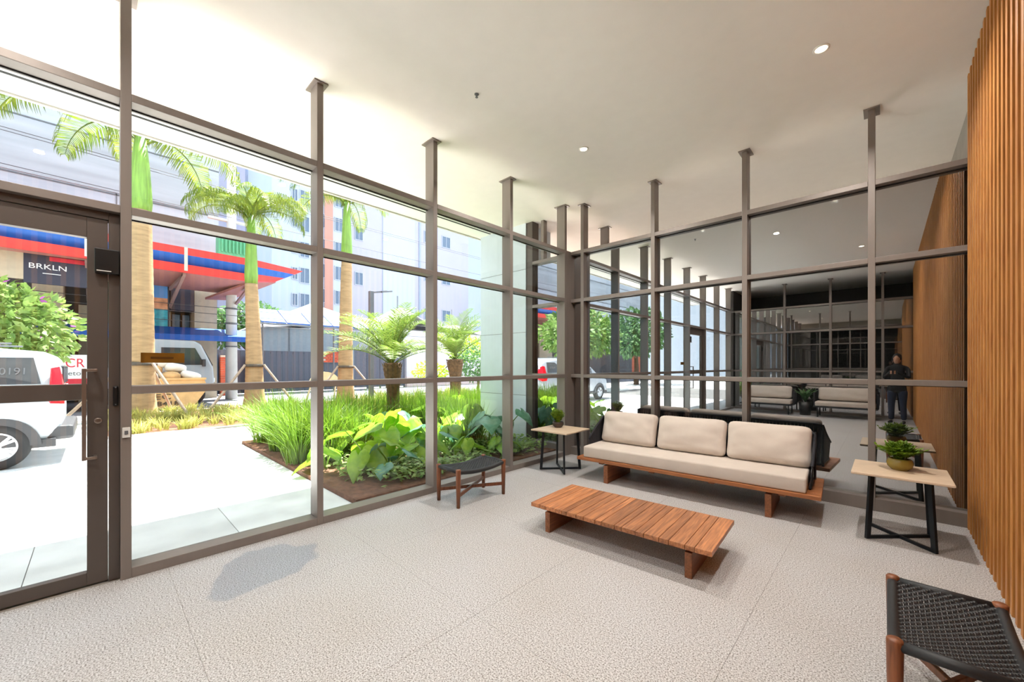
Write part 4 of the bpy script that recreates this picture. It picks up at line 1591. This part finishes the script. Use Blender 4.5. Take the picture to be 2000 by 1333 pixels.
# X along +y world, visible side faces +x -> local -Y
m = MB().prism([(0.0, 0.55), (2.35, 0.55), (2.42, 0.95), (2.38, 1.5), (1.98, 2.45), (1.75, 2.6), (0.25, 2.62), (0.0, 2.4)], -0.95, 0.95)
m.build('cab', 'car_white', truck, bevel=0.06)
B(-0.9, -0.05, -0.95, 0.95, 0.75, 1.5).build('flat_bed', 'tower_grey', truck, bevel=0.02)
MB().prism([(0.75, 1.62), (2.1, 1.62), (1.78, 2.3), (0.75, 2.3)], -0.965, -0.95).build('side_window', 'car_glass_dark', truck)
MB().add([(2.40, -0.8, 1.6), (2.40, 0.8, 1.6), (2.04, 0.8, 2.38), (2.04, -0.8, 2.38), (2.36, -0.8, 1.58), (2.36, 0.8, 1.58), (2.0, 0.8, 2.36), (2.0, -0.8, 2.36)], [(0, 1, 2, 3), (4, 7, 6, 5), (0, 3, 7, 4), (1, 5, 6, 2), (0, 4, 5, 1), (3, 2, 6, 7)]).build('windscreen', 'car_glass_dark', truck)
B(2.4, 2.5, -0.9, 0.9, 0.55, 0.85).build('bumper', 'car_dark', truck, bevel=0.02)
B(2.36, 2.44, -0.9, -0.65, 0.9, 1.08).build('headlight', 'letter_white', truck, bevel=0.02)
B(2.0, 2.1, -1.18, -0.97, 1.55, 1.85).build('mirror', 'car_dark', truck, bevel=0.02)
for X in (1.7, -0.35):
    for s in (-1, 1):
        add_wheel(truck, X, s * 0.85, 0.42, s)

# skip full of sacks
skip = thing('rubble_skip', 'beige steel skip lettered in black and heaped with white sacks, on the street', 'skip', (-18.9, 0.9, -0.09), R(90))
m = MB()
poly = [(0.25, 0.12), (1.55, 0.12), (1.95, 0.75), (1.85, 1.12), (-0.05, 1.12), (-0.15, 0.75)]
m.prism(poly, -0.75, 0.75)
m.build('tub', 'skip_paint', skip, bevel=0.015)
B(-0.1, 1.9, -0.79, -0.75, 1.08, 1.15).build('rim_bar', 'skip_paint', skip)
B(-0.1, 1.9, 0.75, 0.79, 1.08, 1.15).build('rim_bar', 'skip_paint', skip)
for xx in (0.4, 1.3):
    B(xx, xx + 0.12, -0.7, 0.7, 0.0, 0.13).build('skid', 'car_dark', skip)
text('lettering', 'EC', 0.27, 'letter_dark', skip, (0.7, -0.775, 0.5), (R(90), 0, 0), sx=1.4, depth=0.02)
text('lettering', '8418', 0.22, 'letter_dark', skip, (0.84, -0.775, 0.26), (R(90), 0, 0), sx=1.4, depth=0.02)
rs = random.Random(3)
SACKS = [
    'white rubble sack on the skip rim, at the end by the royal palm',
    'tan rubble sack on the skip rim, midway along its street side',
    'white rubble sack on the skip rim, at the end by the utility pole',
    'white rubble sack in the rear row of the skip, end by the royal palm',
    'white rubble sack in the middle of the rear row of the skip',
    'white rubble sack in the rear row of the skip, end by the utility pole',
    'tan rubble sack in the upper layer of the skip heap',
    'white rubble sack in the upper layer of the skip heap',
    'white rubble sack crowning the skip heap',
    'tan rubble sack in the upper layer, at the royal palm end of the heap',
]
sack_me = loft_cushion(0.32, 0.24, 0.16, n=5, po=3, pt=2.2, seed=3, wrinkle=0.02)
sack_me.materials.clear()
sack_me.materials.append(MATS['sack'])
sack_tan = sack_me.copy()
sack_tan.materials.clear()
sack_tan.materials.append(MATS['sack_tan'])
k = 0
for (lx, ly, lz) in ((0.3, -0.45, 1.22), (0.95, -0.42, 1.22), (1.5, -0.45, 1.22), (0.1, 0.1, 1.24), (0.7, 0.15, 1.26), (1.35, 0.1, 1.25), (0.45, -0.15, 1.48), (1.1, -0.18, 1.5), (0.8, 0.0, 1.7), (0.25, -0.1, 1.46)):
    o = link('rubble_sack', sack_tan if k in (1, 6, 9) else sack_me, None)
    o.location = (-18.9 - ly, 0.9 + lx, lz - 0.09)
    o.rotation_euler = (rs.uniform(-.3, .3), rs.uniform(-.3, .3), rs.uniform(0, 3))
    tag(o, SACKS[k], 'sack', 'sacks heaped in the skip')
    k += 1

# lettered service cart behind the van
cart = thing('service_trailer', 'white and red lettered trailer parked behind the van', 'trailer', (-20.4, -1.1, -0.09), R(90))
B(-1.6, 1.0, -0.8, 0.8, 0.9, 1.95).build('box_body', 'letter_white', cart, bevel=0.03)
B(-1.6, 1.0, -0.815, -0.8, 0.98, 1.15).build('red_stripe', 'letter_red', cart)
B(-1.6, 1.0, -0.83, -0.8, 0.78, 0.88).build('yellow_strip', 'board_tan', cart)
B(-1.6, 1.0, -0.7, 0.7, 0.5, 0.78).build('chassis', 'car_dark', cart)
text('lettering', 'NCR', 0.42, 'letter_red', cart, (0.5, -0.805, 1.66), (R(90), 0, 0), sx=0.8)
text('lettering', 'streto', 0.22, 'letter_grey', cart, (0.5, -0.805, 1.33), (R(90), 0, 0), sx=1.0)
for s in (-1, 1):
    add_wheel(cart, -0.3, s * 0.72, 0.3, s)

# ================================================================== STREET FURNITURE
lamp = thing('street_lamp', 'slim grey street lamp with a short angled arm behind the date palm', 'street lamp', (-13.3, 6.75, 0))
B(-0.075, 0.075, -0.075, 0.075, -0.1, 4.15).build('post', 'lamp_grey', lamp, bevel=0.01)
MB().bar((0, 0, 4.1), (-0.3, 0.75, 4.28), 0.09, 0.06).build('arm', 'lamp_grey', lamp)
MB().bar((-0.18, 0.45, 4.2), (-0.42, 1.0, 4.33), 0.16, 0.05).build('lamp_head', 'lamp_grey', lamp)
B(-0.14, 0.14, -0.14, 0.14, -0.05, 0.02).build('base_plate', 'lamp_grey', lamp)

pole = thing('utility_pole', 'thick pale concrete utility pole carrying a green transformer', 'utility pole', (-22.6, 4.45, -0.1))
MB().tube([(0, 0, -0.1), (0, 0, 11.5)], [0.25, 0.17], 14).build('shaft', 'pole_concrete', pole, smooth=True)
for zz in (2.5, 3.6, 4.3):
    MB().lathe([(0.245, zz - 0.03), (0.255, zz - 0.03), (0.255, zz + 0.03), (0.245, zz + 0.03)], 14).build('band', 'letter_grey', pole)
tr = B(0.2, 0.85, -0.65, 0.7, 6.6, 7.5).build('transformer', 'transformer', pole, bevel=0.05)
for k in range(9):
    B(0.85, 0.93, -0.55 + k * 0.14, -0.5 + k * 0.14, 6.75, 7.4).build('cooling_fin', 'transformer', tr)
B(-0.1, 0.1, -1.1, 1.1, 9.6, 9.72).build('cross_arm', 'pole_concrete', pole)
B(-0.1, 0.1, -0.9, 0.9, 8.4, 8.5).build('cross_arm', 'pole_concrete', pole)
# overhead cables
for i, (z0, z1, dx) in enumerate(((9.7, 7.0, 0), (9.7, 6.4, 0.3), (8.5, 5.8, 0.1), (4.3, 4.0, 0.3), (3.6, 3.3, 0.3), (4.0, 3.75, 0.35))):
    pts = []
    for k in range(25):
        f = k / 24
        y = -30 + 95 * f
        sag = -1.6 * (1 - (2 * f - 1) ** 2) * (0.6 if i > 2 else 1)
        pts.append((-22.3 + dx, y, z0 + (0.8 if i < 3 else 0.35) + sag * 0.6))
    c = MB().tube(pts, 0.013, 5).build('overhead_cable', 'cable', None)
    tag(c, ('outer power cable on the top arm of the utility pole', 'inner power cable on the top arm of the utility pole', 'power cable on the lower arm of the utility pole', 'topmost phone cable on the utility pole shaft', 'lowest phone cable on the utility pole shaft', 'middle phone cable on the utility pole shaft')[i], 'cable', 'overhead cables')

ab = thing('pavement_sign', 'tan round-topped pavement sign standing on the street beside the dark fence', 'sign', (-19.0, 7.35, -0.09), R(100))
m = MB()
pl = [(-0.75, 0.75), (0.75, 0.75)] + [(0.75 * math.cos(PI * k / 14), 0.75 + 0.55 * math.sin(PI * k / 14)) for k in range(1, 14)]
m.prism(pl, -0.03, 0.03)
m.build('panel', 'board_tan', ab)
for s in (-1, 1):
    MB().bar((s * 0.6, 0.02, 0.8), (s * 0.68, 0.35, 0.0), 0.05, 0.05).build('leg', 'board_tan', ab)
    MB().bar((s * 0.6, -0.04, 0.8), (s * 0.66, -0.3, 0.0), 0.05, 0.05).build('leg', 'steel_grey', ab)

# ================================================================== FENCE, BRICK PIERS, WALLS
XFn = -26.0
fence = thing('dark_fence', 'long fence of dark blue-grey upright metal boards across the street', 'fence', (XFn, 0, -0.09))
bd = B(-0.03, 0.03, 0.01, 0.29, 0.05, 2.45).mesh('fence_board', 'fence_dark')
y = 4.0
while y < 11.2:
    link('fence_board', bd, fence, loc=(0 if int(round((y - 4) / 0.3)) % 2 else 0.03, y, 0))
    y += 0.3
for zz in (0.5, 2.3):
    B(-0.1, -0.04, 4.0, 11.3, zz, zz + 0.08).build('fence_rail', 'fence_dark', fence)
mesh_f = thing('mesh_fence', 'dark mesh fence panel behind the royal palm', 'fence', (XFn, 12.0, -0.09))
for k in range(4):
    B(-0.02, 0.02, k * 0.95, k * 0.95 + 0.9, 0.1, 2.7).build('mesh_panel', 'fence_mesh', mesh_f)
    B(-0.05, 0.05, k * 0.95 + 0.88, k * 0.95 + 0.97, 0.0, 2.75).build('post', 'fence_dark', mesh_f)


def brick_pier(label, loc, w, z0, h):
    t = thing('brick_pier', label, 'brick pier', loc, 0, None)
    B(-0.14, 0.14, 0.012, w - 0.012, z0, z0 + h - 0.012).build('mortar_core', 'mortar', t)
    rows = int(h / 0.12)
    bm_ = B(-0.155, 0.155, 0.006, w / 2 - 0.006, 0.006, 0.112).mesh('brick', 'brick')
    bh_ = B(-0.155, 0.155, 0.006, w / 4 - 0.006, 0.006, 0.112).mesh('brick', 'brick')
    for r in range(rows):
        if r % 2 == 0:
            for k in range(2):
                link('brick', bm_, t, loc=(0, k * w / 2, z0 + r * 0.12))
        else:
            link('brick', bh_, t, loc=(0, 0, z0 + r * 0.12))
            link('brick', bm_, t, loc=(0, w / 4, z0 + r * 0.12))
            link('brick', bh_, t, loc=(0, 3 * w / 4, z0 + r * 0.12))


brick_pier('red brick gate pier beside the concrete utility pole', (XFn + 0.35, 4.55, -0.09), 0.62, 0, 2.15)
brick_pier('narrow red brick pier just past the utility pole', (XFn + 0.35, 5.75, -0.09), 0.4, 0, 2.15)
t = thing('brickwork_patch', 'patch of orange-red brickwork let into the dark fence', 'brickwork', (XFn + 0.12, 9.95, 1.7))
for r in range(6):
    for k in range(4):
        B(-0.04, 0.04, k * 0.26 + (0.13 if r % 2 else 0) + 0.008, k * 0.26 + 0.252 + (0.13 if r % 2 else 0), r * 0.115 + 0.008, r * 0.115 + 0.107).build('brick', 'brick', t)
B(-0.05, 0.0, 0, 1.18, 0, 0.69).build('mortar_bed', 'mortar', t)
gate = thing('gate_door', 'narrow dark blue gate with a light panel beside the brick pier', 'gate', (XFn + 0.2, 3.72, -0.09))
B(-0.04, 0.04, 0, 0.75, 0, 2.2).build('leaf', 'bin_blue', gate)
B(0.04, 0.05, 0.1, 0.65, 1.85, 2.05).build('panel', 'awning_blue', gate)

ww = thing('boundary_wall', 'long plain white boundary wall with a pinkish base across the street', 'wall', (-26.0, 15.9, -0.09))
B(-0.15, 0.15, 0, 17, 0.75, 3.4).build('upper_wall', 'wall_white', ww)
B(-0.2, 0.2, 0, 17, 0, 0.75).build('base_course', 'wall_pink', ww)

gt = thing('grey_marquee', 'grey-sided marquee with a white roof behind the dark fence', 'marquee', (-29.5, 7.4, -0.09))
B(-3, 0, 0, 6.6, 0, 4.2).build('side_sheet', 'tent_grey', gt)
for k in range(1, 4):
    B(-0.02, 0.05, k * 1.65, k * 1.65 + 0.06, 0, 4.2).build('post', 'steel_grey', gt)
MB().add([(0.4, -0.6, 4.0), (0.4, 7.2, 4.9), (-3.4, 7.2, 4.9), (-3.4, -0.6, 4.0), (0.2, 3, 5.0), (-1.5, 3.6, 6.2), (-3.4, 3, 5.0)], [(0, 4, 5), (4, 1, 5), (1, 2, 5), (2, 6, 5), (6, 3, 5), (3, 0, 5), (0, 4, 1), (0, 1, 2), (0, 2, 3)]).build('roof_sheet', 'tent_white', gt)


def tent(label, loc, ly, h, peaks):
    t = thing('stretch_tent', label, 'tent', loc)
    m = MB()
    ny, nx = 30, 8
    def z(u, v):
        base = h * (0.78 + 0.05 * math.sin(u * 9))
        for (pu, pz) in peaks:
            base = max(base, pz - 9.5 * abs(u - pu) - 0.6 * abs(v - 0.4)) if False else base + (pz - h) * math.exp(-abs(u - pu) * 14) * math.exp(-abs(v - 0.3) * 1.6)
        return base
    vs = []
    for j in range(ny + 1):
        for i in range(nx + 1):
            u, v = j / ny, i / nx
            vs.append((-8 * v, ly * u, z(u, v) - 0.35 * (abs(2 * v - 1)) ** 3))
    fs = [(j * (nx + 1) + i, j * (nx + 1) + i + 1, (j + 1) * (nx + 1) + i + 1, (j + 1) * (nx + 1) + i) for j in range(ny) for i in range(nx)]
    o = m.add(vs, fs).build('canopy_sheet', 'tent_white', t, smooth=True, fix=False)
    so = o.modifiers.new('solid', 'SOLIDIFY')
    so.thickness = 0.06
    for (pu, pz) in peaks:
        MB().tube([(-2.4, ly * pu, 0), (-2.4, ly * pu, pz * 0.97)], 0.06, 8).build('mast', 'steel_grey', t)
    B(-8, 0.0 - 0.2, 0.3, ly - 0.3, 0, h * 0.7).build('side_sheet', 'tent_white', t)


tent('white peaked stretch tent behind the boundary wall', (-29.0, 15.2, 0), 20, 6.4, [(0.16, 7.9), (0.46, 7.3), (0.8, 6.9)])

# ================================================================== SHOP BUILDING WITH CANOPY
XS = -24.0
shop = thing('shop_building', 'tall bare concrete building with beige ground floor across the street', 'building', (XS, 0, -0.09))
B(-14, 0, -40, 4.2, 6.3, 22).build('concrete_wall', 'concrete', shop)
for z0, z1 in ((9.0, 11.1),):
    B(0, 0.06, -40, 4.2, z0, z1).build('board_marked_band', 'concrete_band', shop)
for z0 in (8.9, 11.15, 13.2):
    B(0, 0.03, -40, 4.2, z0, z0 + 0.05).build('cast_joint', 'letter_grey', shop)
for yy in (-9, -3.2, 0.6):
    B(0.0, 0.03, yy, yy + 0.04, 6.3, 22).build('cast_joint', 'letter_grey', shop)
B(-12, -1.6, -40, 4.0, 0, 6.3).build('ground_floor', 'shop_dark', shop)
for (y0, y1) in ((3.27, 4.15), (-1.7, -0.9), (-6.0, -4.6), (-12, -10.5), (-20, -18)):
    B(-1.6, -0.1, y0, y1, 0, 6.3).build('pillar', 'shop_wall', shop)
B(-1.5, -0.03, -1.0, 4.1, 5.38, 6.3).build('lintel', 'shop_wall', shop)
B(-1.3, -0.05, 2.4, 3.25, 4.2, 5.35).build('dark_sign_box', 'sign_dark', shop)
for k in range(14):
    B(-1.2, -1.1, -9.5 + 0.9 * k, -9.2 + 0.9 * k, 0, 4.2).build('facade_fin', 'shop_wall', shop, None)
for k in range(8):
    f = B(-1.45, -1.3, 0.3 + 0.38 * k, 0.58 + 0.38 * k, 0.2, 4.1).build('shop_window', 'window_pane', shop)
sg = thing('shop_sign', 'dark sign with thin white lettering under the big canopy', 'sign', (-20.2, -1.6, 4.2))
B(-0.1, 0, 0, 1.7, 0, 0.98).build('board', 'sign_dark', sg)
B(0, 0.03, 0.55, 1.7, 0.78, 0.92).build('red_strip', 'letter_red', sg)
text('lettering', 'BRKLN', 0.24, 'letter_white', sg, (0.01, 0.52, 0.56), (R(90), 0, R(90)), sx=1.15)
B(0.005, 0.02, 0.4, 0.8, 0.34, 0.36).build('script_line', 'letter_white', sg)
B(-0.1, 0, -1.6, 0, 0.1, 0.98).build('side_panel', 'shop_wall', sg)
ps = thing('poster_board', 'large picture board of sky, rooftops and sea on the shop front', 'billboard', (XS + 0.25, 0.82, 3.2))
B(-0.08, 0, 0, 1.5, 0, 2.6).build('frame', 'shop_dark', ps)
B(0, 0.02, 0.06, 1.44, 1.35, 2.54).build('sky_print', 'poster_sky', ps)
B(0, 0.02, 0.06, 1.44, 0.85, 1.35).build('town_print', 'poster_town', ps)
B(0, 0.02, 0.06, 1.44, 0.06, 0.85).build('sea_print', 'poster_sea', ps)

cp = thing('striped_canopy', 'huge red and blue striped canopy projecting over the shop front', 'canopy', (-19.2, 0, -0.09))
cy0, cy1 = -20.0, 6.4


def czy(y):
    return 5.85 - 0.012 * (y + 4) - 0.0


segs = [(cy0, -9.5), (-9.5, -4.6), (-4.6, -0.2), (-0.2, 2.35), (2.35, 4.6)]
for (a, b) in segs:
    for (zo0, zo1, m_) in ((-0.62, -0.36, 'canopy_red'), (-0.36, 0.0, 'canopy_blue'), (0.0, 0.28, 'canopy_red')):
        q = MB().add([(0.25 * (zo0 < -0.3) * -1, a, czy(a) + zo0), (0.25 * (zo0 < -0.3) * -1, b, czy(b) + zo0), (0, b, czy(b) + zo1), (0, a, czy(a) + zo1),
                      (-0.35, a, czy(a) + zo0), (-0.35, b, czy(b) + zo0), (-0.1, b, czy(b) + zo1), (-0.1, a, czy(a) + zo1)],
                     [(0, 1, 2, 3), (4, 7, 6, 5), (0, 3, 7, 4), (1, 5, 6, 2), (0, 4, 5, 1), (3, 2, 6, 7)])
        q.build('stripe_panel', m_, cp)
    B(-4.6, -0.3, a, b, czy(a) - 0.62, czy(a) - 0.55).build('underside_panel', 'canopy_under', cp)
    B(0.0, 0.05, b - 0.05, b + 0.05, czy(b) - 0.6, czy(b) + 0.28).build('rib', 'fascia', cp)
    MB().bar((-0.4, b, czy(b) - 0.65), (-4.7, b, czy(b) - 1.5), 0.1, 0.1).build('bracket', 'truss', cp)
    MB().bar((-0.4, b, czy(b) - 0.68), (-4.7, b, czy(b) - 0.68), 0.1, 0.1).build('bracket', 'truss', cp)
# tapering prow
for (a0, a1, m_) in ((-0.62, -0.32, 'canopy_red'), (-0.32, 0.0, 'canopy_blue'), (0.0, 0.28, 'canopy_red')):
    ya, yb = 4.6, 6.7
    z = czy(4.6)
    k0 = 0.1 + (a0 + 0.62) * 0.45
    MB().add([(0, ya, z + a0), (-0.6, yb - 1.2 + (a0 + .62) * 1.3, z + 0.0 - 0.42 + (a0 + 0.62) * 0.75), (-0.6, yb - 1.2 + (a1 + .62) * 1.3, z - 0.42 + (a1 + 0.62) * 0.75), (0, ya, z + a1),
              (-0.3, ya, z + a0), (-0.9, yb - 1.2 + (a0 + .62) * 1.3, z + 0.0 - 0.42 + (a0 + 0.62) * 0.75), (-0.9, yb - 1.2 + (a1 + .62) * 1.3, z - 0.42 + (a1 + 0.62) * 0.75), (-0.3, ya, z + a1)],
             [(0, 1, 2, 3), (4, 7, 6, 5), (0, 3, 7, 4), (1, 5, 6, 2), (0, 4, 5, 1), (3, 2, 6, 7)]).build('stripe_panel', m_, cp)
MB().add([(-0.3, 4.6, czy(4.6) - 0.6), (-0.8, 5.6, czy(4.6) - 0.42), (-4.6, 4.6, czy(4.6) - 0.9), (-4.4, 3.6, czy(4.6) - 1.0), (-0.3, 4.6, czy(4.6) - 0.5), (-0.8, 5.6, czy(4.6) - 0.32), (-4.6, 4.6, czy(4.6) - 0.8), (-4.4, 3.6, czy(4.6) - 0.9)],
         [(0, 1, 2, 3), (4, 7, 6, 5), (0, 3, 7, 4), (1, 5, 6, 2), (0, 4, 5, 1), (3, 2, 6, 7)]).build('underside_panel', 'canopy_under', cp)

aw = thing('blue_awning', 'plain bright blue awning strip above the white truck', 'awning', (-22.6, 0.2, 2.75))
for k in range(3):
    a, b = -3.0 + k * 2.75, -3.0 + (k + 1) * 2.75
    MB().add([(0.5, a, 0), (0.5, b, 0), (-1.0, b, 0.45), (-1.0, a, 0.45), (0.5, a, 0.1), (0.5, b, 0.1), (-1.0, b, 0.52), (-1.0, a, 0.52)],
             [(0, 3, 2, 1), (4, 5, 6, 7), (0, 1, 5, 4), (1, 2, 6, 5), (2, 3, 7, 6), (3, 0, 4, 7)]).build('awning_panel', 'awning_blue', aw)
    B(0.48, 0.54, a, b, -0.14, 0.02).build('valance', 'awning_blue', aw)
MB().tube([(0.3, 5.1, 0), (0.3, 5.1, -2.8)], 0.05, 8).build('post', 'lamp_grey', aw)
aw2 = thing('solar_awning', 'tilted blue awning of framed panels above the dark fence', 'awning', (-25.5, 6.3, 4.25))
for k in range(6):
    a, b = k * 1.3, k * 1.3 + 1.24
    MB().add([(0.5, a, -0.35), (0.5, b, -0.35), (-1.3, b, 0.55), (-1.3, a, 0.55), (0.5, a, -0.28), (0.5, b, -0.28), (-1.3, b, 0.62), (-1.3, a, 0.62)],
             [(0, 3, 2, 1), (4, 5, 6, 7), (0, 1, 5, 4), (1, 2, 6, 5), (2, 3, 7, 6), (3, 0, 4, 7)]).build('awning_panel', 'awning_blue', aw2)
B(0.5, 0.56, -0.1, 7.8, -0.46, -0.36).build('front_bar', 'steel_grey', aw2)
for yy in (0.1, 4, 7.6):
    MB().tube([(0.3, yy, -0.3), (0.3, yy, -4.3)], 0.05, 8).build('post', 'lamp_grey', aw2)


# ================================================================== TOWERS
def tower(label, x, y0, y1, h, m, wins, depth=10, bands=()):
    t = thing('apartment_tower', label, 'building', (x, y0, -0.1))
    B(-depth, 0, 0, y1 - y0, 0, h).build('wall', m, t)
    for (a, b, mm) in bands:
        B(-depth + 0.2, 0.15, a, b, 0, h + 0.3).build('wall_strip', mm, t)
    fr = {}
    for (yy, w, hh, z0, dz, n) in wins:
        key = (w, hh)
        if key not in fr:
            mb = MB()
            mb.box(-0.05, 0.12, -0.08, 0.0, -0.08, hh + 0.08).box(-0.05, 0.12, w, w + 0.08, -0.08, hh + 0.08).box(-0.05, 0.12, 0, w, -0.08, 0).box(-0.05, 0.12, 0, w, hh, hh + 0.08).box(-0.02, 0.1, w / 2 - 0.03, w / 2 + 0.03, 0, hh)
            fr[key] = (mb.mesh('window', 'window_frame'), B(-0.04, 0.05, 0, w, 0, hh).mesh('pane', 'window_pane'))
        for k in range(n):
            f = link('window', fr[key][0], t, loc=(0, yy, z0 + k * dz))
            link('pane', fr[key][1], f)
    return t


tower('distant white apartment tower glimpsed between the concrete building and the palm crown', -62, 8.5, 15.5, 46, 'tower_grey',
      [(0.6, 1.1, 1.5, 7, 3.1, 12), (2.6, 2.2, 1.6, 7, 3.1, 12), (5.6, 1.0, 1.4, 7, 3.1, 12)], bands=[(2.2, 5.2, 'tower_lilac')])
tower('white apartment tower with a salmon stripe and paired narrow windows', -50, 13.6, 21.5, 60, 'tower_white',
      [(2.1, 0.5, 1.3, 5.6, 3.05, 16), (2.95, 0.95, 1.7, 5.3, 3.05, 16), (5.0, 0.95, 1.6, 6.3, 3.05, 16), (7.0, 0.9, 1.6, 6.3, 3.05, 16)], bands=[(6.05 - 0.35, 7.6 - 0.9, 'tower_pink')])
tower('broad pale lilac apartment tower with two columns of small windows', -52, 23.5, 44.0, 30.5, 'tower_lilac',
      [(0.6, 1.0, 1.6, 6.5, 6.1, 4), (11.6, 1.5, 1.7, 8.8, 6.0, 4), (15.0, 1.5, 1.7, 8.8, 6.0, 4)], bands=[(4.6, 9.8, 'tower_white'), (10.6, 10.9, 'tower_grey')])
tower('white apartment tower with wide windows seen past the date palm top', -62, 57, 86, 46, 'tower_white',
      [(3.0, 1.8, 2.0, 12.5, 4.0, 5), (8.0, 4.0, 2.0, 12.5, 4.0, 5), (17, 1.0, 1.8, 12.5, 4.0, 5)], bands=[(13.5, 14.2, 'tower_grey')])
tower('orange-brick block down the street, mirrored in the partition glass', -27, -46, -40.5, 22, 'orange_brick',
      [(1.0, 1.4, 1.5, 3, 3, 6), (3.2, 1.4, 1.5, 3, 3, 6)])
